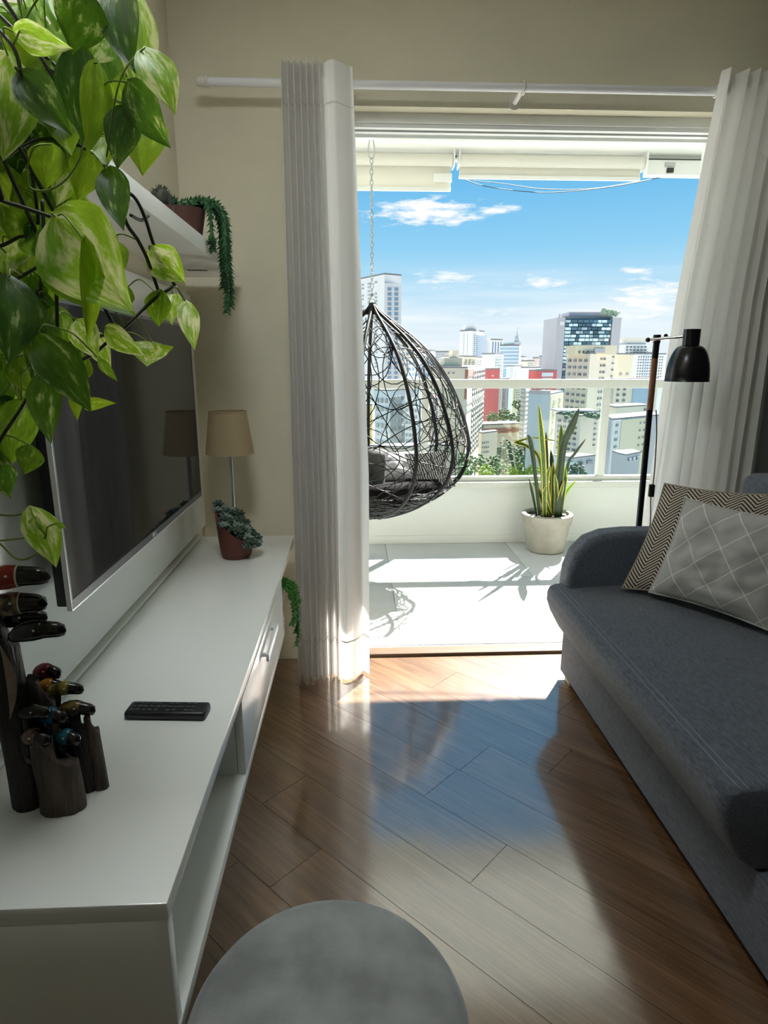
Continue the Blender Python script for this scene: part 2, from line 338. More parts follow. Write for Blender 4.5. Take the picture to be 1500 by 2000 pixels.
p0, p1 = ony(1262, 338, 4.22), ony(1400, 338, 4.22)
box('case', (p0.x, 4.20, 2.475), (p1.x, 4.27, 2.56), m_alu, hd, .003); pc = ony(1308, 333, 4.2); box('plug', (pc.x - .02, 4.188, pc.z - .014), (pc.x + .02, 4.2, pc.z + .012), mat('black_plastic', (.012, .012, .013), .35), hd); box('plate', (pc.x - .035, 4.193, pc.z + .02), (pc.x + .03, 4.2, pc.z + .045), mat('grey_plate', (.45, .46, .45), .4), hd)
for (pts, lab) in (([(905, 350), (960, 366), (1070, 376), (1200, 364), (1330, 338)], 'thin dark cable hanging in a long sag below the right blind'), ([(920, 352), (985, 359), (1060, 369), (1150, 369), (1240, 356), (1332, 339)], 'thin pale cable hanging in a shallow sag below the right blind')):
    tag(MB().tube(smooth_path([ony(x, y, 4.262 if 'dark' in lab else 4.285) for x, y in pts], 8), .0022, 6).build('cable', mat('cable_grey', (.025, .035, .045), .6) if 'dark' in lab else mat('cable_pale', (.10, .12, .14), .6), None, True), lab, 'cable')
# ================================================================== left side: console, TV, shelf
CX, CZ0, CZ1, CY0, CY1 = -.264, .385, .63, .715, 2.56
con = thing('tv_console', 'long white lacquered floating console under the television', 'console', ((XL + CX) / 2, 1.6, CZ0))
box('top_panel', (XL + .012, CY0, CZ1 - .028), (CX, CY1, CZ1), m_lac, con, .002)
box('bottom_panel', (XL + .004, CY0, CZ0), (CX, 2.11, CZ0 + .024), m_lac, con, .002)
box('side_panel', (XL + .004, CY0 + .001, CZ0 + .0245), (CX - .002, CY0 + .022, CZ1 - .0285), m_lac, con, .001)
box('back_panel', (XL + .002, CY0 + .023, CZ0 + .0245), (XL + .012, CY1 - .02, CZ1 - .0285), m_lac, con)
box('divider', (XL + .013, 1.29, CZ0 + .0245), (CX - .02, 1.31, CZ1 - .0285), m_lac, con); box('divider', (XL + .013, 2.055, CZ0 + .0245), (CX - .02, 2.075, CZ1 - .0285), m_lac, con)
box('cable_rail', (XL + .001, CY0, CZ1 + .0005), (XL + .028, CY1, CZ1 + .012), m_lac, con, .003)
dr = box('flap_door', (CX - .018, 1.287, CZ0 + .026), (CX, 2.077, CZ1 - .030), m_lac, con, .0015)
m_steel = mat('brushed_steel', (.62, .63, .64), .3, metal=1)
hh = MB().box((CX + .012, 1.585, .545), (CX + .020, 1.80, .567), .002); hh.box((CX, 1.60, .552), (CX + .013, 1.61, .560)); hh.box((CX, 1.775, .552), (CX + .013, 1.785, .560)); hh.build('handle', mat('satin_aluminium', (.72, .73, .75), .4, metal=.2), dr, True, auto=40)
# open rounded end shelf
def quarter(z0, z1):
    pts = [(XL + .013, 2.076, z0), (CX - .004, 2.076, z0)] + [(XL + .013 + (CX - .004 - XL - .013) * math.cos(a) ** .8, 2.076 + .47 * math.sin(a) ** .8, z0) for a in [i * math.pi / 16 for i in range(1, 9)]]
    return MB().extrude(pts, (0, 0, z1 - z0))
quarter(CZ0, CZ0 + .022).build('end_shelf', m_lac, con)
quarter(.485, .500).build('end_shelf', m_lac, con)
# wall panel behind the TV
pn = tag(box('tv_wall_panel', (XL, .45, .665), (XL + .028, 2.63, 1.60), m_lac, None, .002), 'white lacquered wall panel behind the television', 'panel')
m_black = mat('black_plastic', (.012, .012, .013), .35)
tv = thing('television', 'large flat black television with thin silver edge on white wall panel', 'television', (-.61, 1.83, .83))
TX = -.575; ty0, ty1, tz0, tz1 = 1.205, 2.305, .861, 1.468
box('rear_housing', (TX - .032, ty0 + .004, tz0 + .004), (TX - .008, ty1 - .004, tz1 - .004), m_black, tv, .004)
box('wall_mount', (XL + .028, 1.6, 1.0), (TX - .032, 2.05, 1.3), m_black, tv)
fr = MB(); fr.box((TX - .008, ty0, tz0), (TX, ty1, tz0 + .018)); fr.box((TX - .008, ty0, tz1 - .008), (TX, ty1, tz1)); fr.box((TX - .008, ty0, tz0 + .018), (TX, ty0 + .008, tz1 - .008)); fr.box((TX - .008, ty1 - .008, tz0 + .018), (TX, ty1, tz1 - .008))
frm = fr.build('bezel', mat('dark_grey_bezel', (.08, .085, .09), .3), tv)
box('silver_strip', (TX - .009, ty0 - .0015, tz0 - .002), (TX + .001, ty0, tz1), mat('silver_edge', (.75, .75, .75), .3, metal=.6), frm); box('silver_strip', (TX - .009, ty0, tz0 - .003), (TX + .001, ty1, tz0), mat('silver_edge', (.75, .75, .75), .3), frm)
box('screen', (TX - .007, ty0 + .008, tz0 + .018), (TX - .001, ty1 - .008, tz1 - .008), mat('tv_screen', (.004, .005, .006), .05, spec=.2), tv)
# round maker's mark with two letters on the lower bezel
yl = onx(303, 1043, TX).y
MB().lathe([(.0001, 0), (.0065, 0), (.0065, .001), (.0001, .001)], (TX, yl - .016, tz0 + .009), 20, Matrix(((0, 0, 1), (0, 1, 0), (-1, 0, 0)))).build('logo_disc', mat('logo_grey', (.6, .6, .6), .4), frm)
def text(body, size, loc, rot, m, parent, name='lettering'):
    cu = bpy.data.curves.new(name, 'FONT'); cu.body = body; cu.size = size; cu.extrude = .0003; cu.align_x = 'LEFT'; cu.align_y = 'CENTER'
    ob = bpy.data.objects.new(name, cu); COL.objects.link(ob); bpy.context.view_layer.update()
    me = bpy.data.meshes.new_from_object(ob.evaluated_get(bpy.context.evaluated_depsgraph_get())); bpy.data.objects.remove(ob)
    R_ = rot; o0 = wloc(parent)
    for v in me.vertices: v.co = R_ @ v.co + V(loc) - o0
    me.materials.clear(); me.materials.append(m); o = bpy.data.objects.new(name, me); COL.objects.link(o); o.parent = parent; return o
Rx = Matrix(((0, 0, 1), (1, 0, 0), (0, 1, 0)))
text('LG', .014, (TX + .0005, yl - .006, tz0 + .009), Rx, mat('logo_grey', (.6, .6, .6), .4), frm)
# floating shelf above the TV
SZ0, SZ1, SX = 1.667, 1.711, -.448
sh = thing('wall_shelf', 'white floating wall shelf above the television', 'shelf', ((XL + SX) / 2, 1.3, SZ0))
box('board', (XL, .40, SZ0), (SX, 2.235, SZ1), m_lac, sh, .0015); box('end_plate', (XL, 2.236, SZ0), (SX, 2.625, SZ0 + .010), m_lac, sh, .001)
box('cable_slot', (-.60, 2.42, SZ0 - .0015), (-.53, 2.44, SZ0 - .0003), mat('slot_dark', (.08, .08, .08), .7), sh)
# ---- trailing cactus in a dark red pot on the shelf end
m_terra = mat('dark_terracotta', (.075, .024, .016), .7, var=.3, vscale=9); m_soil = mat('soil', (.03, .022, .016), 1, bump=.8, bscale=120)
def pot(parent, c, r0, r1, h, m, rim=0, name='pot'):
    pr = [(r0 * .9, 0), (r0, .004)] + [(lerp(r0, r1, t), h * t) for t in (.25, .5, .75)] + [(r1, h - rim - .0005)] + ([(r1 + .006, h - rim), (r1 + .008, h - .004)] if rim else []) + [(r1 + (.004 if rim else 0), h), (r1 - .008, h), (r1 - .012, h - .025), (.0005, h - .026)]
    p = MB().lathe(pr, c, 40).build(name, m, parent, True, auto=45)
    MB().lathe([(.0005, h - .014), (r1 - .0125, h - .016), (r1 - .0125, h - .024), (.0005, h - .0255)], c, 32).build('soil', m_soil, p, True)
    return p
m_cact = mat('trailing_cactus_green', (.028, .12, .035), .55, var=.45, vscale=60)
def strand(mb, pts, r, n=140, leaf=.011):
    path = smooth_path(pts, 8); mb.tube(path, [r * .45] * (len(path) - 1) + [r * .2], 6)
    for i in range(n):
        t = i / n * (len(path) - 1); k = int(t); p = path[k].lerp(path[min(k + 1, len(path) - 1)], t - k); ax = (path[min(k + 1, len(path) - 1)] - path[max(k - 1, 0)]).normalized()
        a = i * 2.4; u = ax.orthogonal().normalized(); w = ax.cross(u); d = (u * math.cos(a) + w * math.sin(a)); tip = p + d * (r * .45 + leaf) + ax * leaf * .9; sd_ = ax.cross(d) * leaf * .32
        b0 = p + d * r * .3 - ax * leaf * .25
        mb.add([b0 + sd_, b0 - sd_, p + d * r * .3 + ax * leaf * .35, tip], [(0, 1, 3), (1, 2, 3), (2, 0, 3), (0, 2, 1)])
tcx, tcy = -.53, 2.14
tp = thing('trailing_cactus', 'dark green trailing cactus in a dark terracotta pot at the shelf end', 'plant', (tcx, tcy, SZ1))
pot(tp, (tcx, tcy, SZ1 + .0002), .05, .068, .095, m_terra)
for i, (ex, ey, zb, r) in enumerate(((-.415, 2.155, 1.50, .014), (-.432, 2.20, 1.58, .013), (-.400, 2.10, 1.62, .013), (-.425, 2.23, 1.66, .012), (-.405, 2.18, 1.52, .013), (-.435, 2.08, 1.70, .012), (-.42, 2.25, 1.74, .012))):
    st = V((tcx + random.uniform(-.02, .03), tcy + random.uniform(-.03, .03), SZ1 + .075))
    mb = MB(); strand(mb, [st, st + V((.02, .0, .035)), V((lerp(st.x, ex, .75), lerp(st.y, ey, .7), SZ1 + .115)), V((ex, ey, SZ1 + .07)), V((ex, ey, SZ1 - .03)), V((ex + .004, ey, lerp(SZ1, zb, .6))), V((ex, ey - .005, zb))], r, 170); mb.build('stem', m_cact, tp)
for i in range(7):
    st = V((tcx + random.uniform(-.035, .035), tcy + random.uniform(-.035, .035), SZ1 + .075)); mb = MB(); strand(mb, [st, st + V((random.uniform(-.01, .03), random.uniform(-.03, .03), .03)), st + V((random.uniform(0, .06), random.uniform(-.05, .05), .045))], .013, 50); mb.build('stem', m_cact, tp)
# small dark cactus nearer along the shelf
scx, scy = -.50, 1.80
sc_ = thing('small_potted_cactus', 'small dark cactus in a low pot just showing above the shelf edge', 'plant', (scx, scy, SZ1))
pot(sc_, (scx, scy, SZ1 + .0002), .026, .032, .030, m_terra)
mb = MB()
mb.ball((scx, scy, SZ1 + .048), (.026, .026, .028), 3)
for i in range(150):
    d = V((random.gauss(0, 1), random.gauss(0, 1), random.gauss(.3, 1))).normalized(); p = V((scx, scy, SZ1 + .048)) + V((d.x * .026, d.y * .026, d.z * .028)); o_ = d.orthogonal() * .0012
    mb.add([p + o_, p - o_, p + d * .009], [(0, 1, 2)])
mb.build('cactus_body', mat('dark_cactus', (.03, .035, .02), .7, var=.4, vscale=80), sc_)
# ---- table lamp in the corner
lx, ly = -.495, 2.47
tl = thing('table_lamp', 'small table lamp with a beige fabric shade and slim metal stem', 'lamp', (lx, ly, CZ1))
MB().lathe([(.0005, 0), (.055, 0), (.055, .008), (.05, .012), (.012, .016), (.0005, .017)], (lx, ly, CZ1 + .0003), 32).build('base', m_steel, tl, True, auto=40)
MB().tube([(lx, ly, CZ1 + .012), (lx, ly, 1.10)], .0085, 14).build('pole', m_steel, tl, True, auto=50)
zs0, zs1 = .995, 1.158; r0, r1 = .094, .072
m_shade = mat('beige_lamp_shade', (.50, .40, .235), .85, trans=.25, bump=.25, bscale=420)
sd_o = MB().lathe([(r0, zs0), (r1, zs1), (r1 - .003, zs1), (r0 - .003, zs0), (r0, zs0)], (lx, ly, 0), 48, closed=True).build('lamp_shade', m_shade, tl, True, auto=50)
MB().tube([(lx + r1 * math.cos(a), ly + r1 * math.sin(a), zs1) for a in [i * math.pi / 18 for i in range(36)]], .002, 6, closed=True).build('rim', m_shade, sd_o, True)
sp = MB()
for a in (0, 2.1, 4.2): sp.tube([(lx, ly, 1.098), (lx + (r1 - .002) * math.cos(a), ly + (r1 - .002) * math.sin(a), zs1 - .006)], .0015, 5)
sp.build('spider', m_steel, tl, True); MB().ball((lx, ly, 1.065), (.024, .024, .032), 2).build('bulb', mat('bulb_glass', (.8, .8, .78), .3), tl, True)
# ---- succulents in a slant-cut pot
ux, uy = -.455, 2.28; ur = .070
su = thing('succulent_pot', 'red-brown slant-cut pot of small round succulents in front of the lamp', 'plant', (ux, uy, CZ1))
def cut(a, r): return .128 - .062 * (math.cos(a) * .92 - math.sin(a) * .38) * (r / ur)
def potf(u, v):
    a = u * 2 * math.pi
    if v <= .5: t = v / .5; r = lerp(ur * .72, ur, t ** .6); z = t * cut(a, r)
    elif v <= .6: r = ur - .006; z = cut(a, ur) - .001
    else: t = (v - .6) / .4; r = max((ur - .007) * (1 - t), .001); z = cut(a, r) - .020
    return V((ux + r * math.cos(a), uy + r * math.sin(a), CZ1 + .0004 + z))
pmb = MB().grid(potf, 48, 31, True); nb = len(pmb.v); pmb.f.append(tuple(range(48))[::-1]); pmb.build('pot', mat('red_brown_clay', (.12, .030, .018), .6, var=.2, vscale=12), su, True, auto=50)
m_suc = mat('grey_green_succulent', (.045, .085, .055), .5, var=.5, vscale=50); m_suc2 = mat('pale_succulent', (.20, .27, .21), .5, var=.4, vscale=60)
for i in range(95):
    a = random.uniform(0, 2 * math.pi); r = ur * math.sqrt(random.random()) * .95
    if i > 72: a = random.uniform(-.9, .3); r = ur * random.uniform(.95, 1.25)
    z = CZ1 + max(cut(a, min(r, ur)) - .012 + random.uniform(0, .02), .03) - (.012 if r > ur else 0); c = V((ux + r * math.cos(a), uy + r * math.sin(a), z)); mb = MB(); R0 = random.uniform(.010, .018)
    for k in range(9):
        b_ = k * 2.4; tl_ = .25 + .09 * k; d = V((math.cos(b_) * tl_, math.sin(b_) * tl_, 1 - tl_ * .7)).normalized(); mb.ball(c + d * R0 * .8, (R0 * .42, R0 * .42, R0 * .75), 1, d.to_track_quat('Z', 'Y').to_matrix())
    mb.build('succulent', m_suc if random.random() < .7 else m_suc2, su, True)
# ---- fern on the console's end shelf, trailing down
fx, fy = -.33, 2.22
fe = thing('trailing_fern', 'bright green trailing plant hanging from the console end shelf', 'plant', (fx, fy, .50))
MB().lathe([(.0005, 0), (.032, 0), (.04, .05), (.036, .05), (.03, .036), (.0005, .035)], (fx - .03, fy, .5003), 28).build('pot', mat('white_ceramic', (.7, .68, .62), .3), fe, True, auto=45)
m_fern = mat('bright_fern', (.07, .30, .035), .5, var=.4, vscale=70, trans=.25)
for i, (dx, dy, zb) in enumerate(((.105, -.03, .30), (.10, .01, .335), (.095, -.06, .40), (.10, .04, .44), (.09, -.02, .38), (.075, .03, .52))):
    mb = MB(); st = V((fx - .02, fy, .54)); strand(mb, [st, st + V((.04, dy * .5, .02)), V((fx + dx - .01, fy + dy, .525)), V((fx + dx, fy + dy, .47)), V((fx + dx + .004, fy + dy, lerp(.47, zb, .6))), V((fx + dx - .008, fy + dy, zb))], .009, 120, .010); mb.build('frond', m_fern, fe)
# ---- remote control
rc = onz(328, 1389, .638); ra = math.radians(-4)
rm = thing('remote_control', 'slim black remote control lying on the white console', 'remote', (rc.x, rc.y, CZ1)); Rz = Matrix.Rotation(ra, 3, 'Z')
body = MB().box((-.084, -.024, 0), (.084, .024, .018), .006); body.v = [tuple(Rz @ V(v) + V((rc.x, rc.y, CZ1 + .0004))) for v in body.v]; bo = body.build('body', mat('remote_black', (.010, .010, .012), .4), rm, True, auto=50)
bm_ = mat('button_rubber', (.045, .045, .05), .6); bsh = None
for i in range(11):
    for j in range(3):
        if i in (5, 8) and j != 1: continue
        q_ = Rz @ V((-.070 + i * .0125, -.013 + j * .013, 0)) + V((rc.x, rc.y, 0)); box('button', (q_.x - .0042, q_.y - .0035, CZ1 + .0182), (q_.x + .0042, q_.y + .0035, CZ1 + .0198), bm_, bo, .0008)
# ---- carved wooden bird sculptures
m_log = mat('dark_driftwood', (.030, .021, .015), .55, var=.6, vscale=7, stretch=(6, 6, 1), bump=.6, bscale=40, bstretch=(6, 6, 1)); m_bark = mat('weathered_wood', (.135, .105, .085), .8, var=.55, vscale=14, stretch=(6, 6, .8), bump=.6, bscale=60, bstretch=(5, 5, .7))
m_bird = mat('black_gloss_carving', (.010, .009, .009), .13, spec=.6)
def logm(parent, c, rx, ry, h, slant, m, seed, name='log', lean=(0, 0)):
    def f(u, v):
        a = u * 2 * math.pi; k = 1 + .14 * mnoise.noise(V((math.cos(a) * 1.3, math.sin(a) * 1.3, seed + v * 1.2))) + .06 * mnoise.noise(V((math.cos(a) * 5, math.sin(a) * 5, seed + v * 2)))
        vv = min(v / .92, 1); zz = vv * (h - slant * (math.cos(a) * .6 + math.sin(a) * .4 + .25 * math.sin(3 * a + seed)))
        kk = 1 if v <= .92 else max(1 - (v - .92) / .08, .02)
        return V((c[0] + rx * k * kk * math.cos(a) + lean[0] * vv, c[1] + ry * k * kk * math.sin(a) + lean[1] * vv, CZ1 + .0004 + zz))
    mb = MB().grid(f, 36, 30, True); mb.f.append(tuple(range(36))[::-1]); return mb.build(name, m, parent, True, auto=45)
def bird(parent, c, L_, r, ang, col, m2, band=True, pitch=0):
    # rounded parrot-like head: body dome behind, long blunt beak to the right
    R_ = Matrix.Rotation(ang, 3, 'Z') @ Matrix.Rotation(pitch, 3, 'Y'); c = V(c)
    def prof(pts, n=14):
        mb = MB(); vs = []; 
        for x, rr, dz in pts:
            for k in range(n): a = 2 * math.pi * k / n; vs.append(c + R_ @ V((x * L_, rr * r * math.cos(a) * .85, rr * r * math.sin(a) + dz * r)))
        fs = [(i * n + k, i * n + (k + 1) % n, (i + 1) * n + (k + 1) % n, (i + 1) * n + k) for i in range(len(pts) - 1) for k in range(n)]; return mb.add(vs, fs)
    b = prof([(-.5, .02, -.5), (-.48, .35, -.45), (-.38, .72, -.25), (-.22, .95, -.05), (-.05, 1, .05), (.08, .9, .08), (.10, .86, .08)]).build('bird', col, parent, True)
    prof([(.10, .85, .08), (.22, .80, .05), (.36, .74, 0), (.46, .55, -.08), (.5, .02, -.14)]).build('beak', m_bird, b, True)
    if band: prof([(.088, .88, .08), (.10, .90, .08), (.115, .88, .08)]).build('neck_band', mat('pale_line', (.55, .5, .4), .4), b, True)
    e = MB()
    for s_ in (-1, 1): e.ball(c + R_ @ V((.0 * L_, s_ * r * .80, r * .35)), r * .13, 1)
    e.build('eye', mat('bird_eye', (.6, .58, .5), .2), b, True)
    return b
t1 = thing('bird_sculpture', 'tall dark driftwood sculpture with black and red carved birds stacked on top', 'sculpture', (-.553, .928, CZ1), 'carved wooden bird sculptures')
logm(t1, (-.553, .928), .026, .024, .300, .012, m_log, 1.3, lean=(-.006, .0))
MB().grid(lambda u, v: V((-.545 + .010 * math.sin(v * 3) + (u - .5) * .016 * math.sin(math.pi * min(max(v, .02), .98)), .9005 - .004 * math.sin(u * math.pi), CZ1 + .175 + .125 * v)), 6, 14).build('bare_strip', mat('bare_wood', (.30, .22, .17), .7, var=.3, vscale=30), t1, True)
m_red = mat('bird_red', (.25, .018, .012), .2); m_pat = mat('bird_patterned', (.30, .22, .12), .25, col2=(.015, .013, .012), vscale=70)
bd = [(28, 1128, .92, .115, .019, m_red), (36, 1180, .925, .095, .019, m_pat), (52, 1207, .95, .075, .015, m_bird), (80, 1232, .915, .085, .0165, m_bird)]
for x, y, Y, L_, r, m in bd: bird(t1, ony(x - 8, y, Y), L_, r, .12, m, m_bird, m is not m_bird)
MB().tube([(-.556, .928, CZ1 + .28), (-.562, .924, CZ1 + .335), (-.558, .920, CZ1 + .40)], [.018, .012, .008], 8).build('post', m_log, t1, True)
t2 = thing('bird_sculpture', 'short driftwood cluster of small painted birds in front of the tall one', 'sculpture', (-.487, .925, CZ1), 'carved wooden bird sculptures')
logm(t2, (-.492, .915), .036, .028, .105, .035, m_bark, 4.2); logm(t2, (-.470, .960), .017, .016, .125, .02, m_log, 7.7, lean=(.004, 0)); logm(t2, (-.447, .962), .012, .011, .125, .02, m_bark, 9.1, lean=(-.004, 0)); logm(t2, (-.520, .950), .020, .018, .20, .03, m_bark, 2.2)
cols = [mat('bird_crimson', (.16, .010, .018), .2), mat('bird_orange', (.55, .24, .02), .25), mat('bird_yellow_stripe', (.42, .36, .05), .25, col2=(.015, .015, .012), vscale=9, stretch=(14, .5, .5)), mat('bird_gold', (.24, .17, .045), .25, col2=(.02, .016, .01), vscale=60), mat('bird_white_line', (.03, .03, .03), .2, col2=(.01, .01, .01)), mat('bird_blue', (.012, .12, .22), .18), mat('bird_floral', (.20, .12, .09), .25, col2=(.012, .01, .01), vscale=90), mat('bird_teal', (.02, .15, .19), .2)]
for (x, y, Y, L_, r, m) in [(92, 1311, .985, .050, .0135, cols[0]), (98, 1338, .975, .042, .0125, cols[1]), (128, 1345, .965, .058, .0125, cols[2]), (150, 1383, .955, .062, .0135, cols[3]), (66, 1390, .915, .052, .0140, cols[4]), (104, 1398, .93, .046, .0150, cols[5]), (68, 1440, .905, .054, .0150, cols[6]), (132, 1440, .925, .046, .0140, cols[7])]:
    c = ony(x, y, Y); b = bird(t2, c, L_, r, random.uniform(-.25, .15), m, m_bird, False, .15)
    MB().tube([c + V((-L_ * .25, 0, -r * .4)), c + V((-L_ * .28, .0, -r * 2.6)), V((lerp(c.x, -.488, .35), lerp(c.y, .935, .4), CZ1 + .07))], [r * .55, r * .5, r * .45], 8).build('neck', m_bird, b, True)
# ================================================================== curtains and rod
YR = 2.575; ZR = 2.325
rod = thing('curtain_rod', 'white curtain rod with rounded end cap across the balcony opening', 'curtain rod', (.5, YR, ZR))
m_rod = mat('rod_white', (.72, .73, .74), .35)
MB().tube([(-.52, YR, ZR), (1.66, YR, ZR)], .0145, 18).build('pole', m_rod, rod, True, auto=50)
fn = mat('rod_cap', (.66, .64, .58), .4)
AX = Matrix(((0, 0, -1), (0, 1, 0), (1, 0, 0)))
MB().lathe([(.0005, 0), (.021, .0), (.021, .006), (.018, .009), (.0185, .03), (.014, .043), (.0005, .047)], (-.515, YR, ZR), 24, AX).build('finial', fn, rod, True, auto=40)
bx = ony(1022, 180, YR).x
mb = MB().tube([(bx, YR - .0, ZR), (bx - .004, YR + .05, ZR - .006), (bx - .006, YW, ZR - .012)], .011, 12); mb.lathe([(.0005, 0), (.026, 0), (.026, .006), (.0005, .0065)], (bx - .006, YW, ZR - .012), 24, Matrix(((1, 0, 0), (0, 0, -1), (0, 1, 0)))); mb.build('bracket', fn, rod, True, auto=40)
MB().tube([(bx + .012 * math.cos(a) * 0, YR + .019 * math.cos(a), ZR + .019 * math.sin(a)) for a in [i * math.pi / 10 for i in range(20)]], .006, 8, closed=True).build('clamp', fn, rod, True)
m_cur = mat('curtain_linen', (.86, .85, .83), .9, trans=.35, bump=.15, bscale=700)
def curtain(name, label, xe, pleat, z0, z1, amp, seed, ycen, spread=None):
    # xe(t)->(left,right) edges at height t (0 top .. 1 bottom)
    c = thing(name, label, 'curtain', ((xe(1)[0] + xe(1)[1]) / 2, ycen(1), z0), 'linen curtains on the rod')
    def f(u, v):
        a, b = xe(v); w = u if spread is None else spread(u, v)
        ph = 2 * math.pi * pleat(u) + .9 * v * mnoise.noise(V((u * 5, seed, v * .7))) * 3
        A = amp(u, v); x = lerp(a, b, w) + .25 * A * math.sin(2 * ph) * .4 + .008 * v * mnoise.noise(V((u * 9, seed + 4, v)))
        fold = math.sin(ph) + .25 * math.sin(2 * ph + seed) * v
        return V((x, ycen(v) - A * fold + .012 * v * mnoise.noise(V((u * 6, seed + 9, v * 2))), lerp(z1, z0, v)))
    mb = MB().grid(f, 260, 46); o = mb.build('cloth', m_cur, c, True)
    return c, f
lx_ = lambda v: (lerp(-.250, -.258, v ** 1.2), lerp(.004, .052, min(1, v * 1.6)))
def spreadL(u, v): return u ** 1.0 if u < .0 else (u * .62 / .70 if u < .70 else .62 + (u - .70) / .30 * .38)
cl, fL = curtain('curtain', 'left off-white linen curtain hanging beside the console', lx_, lambda u: (7 * u / .68 if u < .68 else 7 + .80 * (u - .68) / .32), .012, 2.368, lambda u, v: (.040 if u < .68 else lerp(.040, .026, min(1, (u - .68) / .05))) + .006 * v, 2.0, lambda v: lerp(YR - .062, YR - .090, v ** 1.1), spreadL)
MB().grid(lambda u, v: fL(u, 1 - .075 + v * .003) + V((0, -.0012, 0)), 260, 2).build('hem_seam', mat('seam_thread', (.72, .68, .62), .9), cl, True)
MB().grid(lambda u, v: fL(u, .055 + v * .002) + V((0, -.0012, 0)), 260, 2).build('heading_seam', mat('seam_thread', (.72, .68, .62), .9), cl, True)
rx_ = lambda v: (lerp(1.342, 1.205, v ** .9), lerp(1.690, 1.672, v))
cr_, fR = curtain('curtain', 'right off-white linen curtain hanging behind the floor lamp', rx_, lambda u: 1.0 * u / .22 if u < .22 else 1 + 6.5 * (u - .22) / .78, .012, 2.372, lambda u, v: .034 + .014 * v, 5.0, lambda v: lerp(YR - .050, YR + .004, min(1, v * 3)))
def ring(fn_, u):
    p = fn_(u, .03); return V((p.x, YR, ZR))
gm = mat('grommet_white', (.70, .70, .68), .35)
for fn_, c_ in ((fL, cl), (fR, cr_)):
    for k in range(8):
        p = ring(fn_, (k + .5) / 8); MB().tube([p + V((0, .019 * math.cos(a), .019 * math.sin(a))) for a in [i * math.pi / 10 for i in range(20)]], .0035, 6, closed=True).build('hanging_loop', gm, c_, True)
# ================================================================== right side: sofa, cushions, lamp, picture
m_sofa = mat('charcoal_fabric', (.085, .100, .125), .9, col2=(.038, .046, .060), vscale=120, stretch=(1.6, .35, 1.6), bump=.35, bscale=500, sheen=.25, coord='Object')
so = thing('sofa', 'charcoal fabric sofa with a rounded arm along the right wall', 'sofa', (1.3, 1.6, 0))
# base block
bs = MB().extrude([(.885, .55, .035), (.885, .55, .24), (1.66, .55, .24), (1.66, .55, .035)], (0, 2.458 - .55, 0)); bs.build('base', m_sofa, so)
# seat cushion: rounded profile swept along the sofa, ends rounded
prof = [(.905, .243), (.866, .245), (.838, .270), (.798, .345), (.783, .390), (.784, .425), (.792, .444), (.812, .453), (.90, .462), (1.15, .470), (1.50, .462), (1.50, .243)]
YA, YB_ = 1.125, 2.415
cxm, czm = 1.2, .36
def seatf(u, v):
    i = u * (len(prof)); k = int(i) % len(prof); t = i - int(i); p = prof[k]; q_ = prof[(k + 1) % len(prof)]; x, z = lerp(p[0], q_[0], t), lerp(p[1], q_[1], t)
    if v < .12: e = v / .12; y = YA + .03 * (1 - math.cos(e * math.pi / 2)); s_ = .93 + .07 * math.sin(e * math.pi / 2); 
    elif v > .88: e = (1 - v) / .12; y = YB_ - .03 * (1 - math.cos(e * math.pi / 2)); s_ = .95 + .05 * math.sin(e * math.pi / 2)
    else: y = lerp(YA + .03, YB_ - .03, (v - .12) / .76); s_ = 1
    wob = .004 * mnoise.noise(V((x * 4, y * 3, z * 4))) if z > .4 else .002 * mnoise.noise(V((x * 6, y * 5, z * 6)))
    return V((cxm + (x - cxm) * (.5 + .5 * s_), y, czm + (z - czm) * s_ + wob))
smb = MB().grid(seatf, 60, 50, True); nn = 60; smb.f.append(tuple(range(nn))[::-1]); smb.f.append(tuple(range(49 * nn, 50 * nn))); seat = smb.build('seat_cushion', m_sofa, so, True, auto=60)
for off in (.0, .016):
    MB().tube([seatf(7.05 / 12 + off, v) + V((0, 0, .0010)) for v in [.04 + i * .92 / 60 for i in range(61)]], .0016, 5).build('seam', mat('seam_grey', (.19, .21, .24), .9), seat, True)
# far arm: rolled front profile
arm_prof = [(.885, .245), (.872, .30), (.858, .34), (.845, .45), (.850, .53), (.875, .600), (.925, .655), (.99, .680), (1.08, .688), (1.66, .690), (1.66, .245)]
ya0, ya1 = 2.335, 2.462
def armf(u, v):
    i = u * len(arm_prof); k = int(i) % len(arm_prof); t = i - int(i); p = arm_prof[k]; q_ = arm_prof[(k + 1) % len(arm_prof)]; x, z = lerp(p[0], q_[0], t), lerp(p[1], q_[1], t)
    e = abs(v - .5) * 2; s_ = 1 - .055 * max(0, (e - .45) / .55) ** 2.2
    return V((1.3 + (x - 1.3) * (1 - (1 - s_) * .6), lerp(ya0, ya1, v), (.245 + (z - .245) * s_)))
amb = MB().grid(armf, 88, 14, True); amb.f.append(tuple(range(88))[::-1]); amb.f.append(tuple(range(13 * 88, 14 * 88))); amb.build('arm', m_sofa, so, True, auto=60)
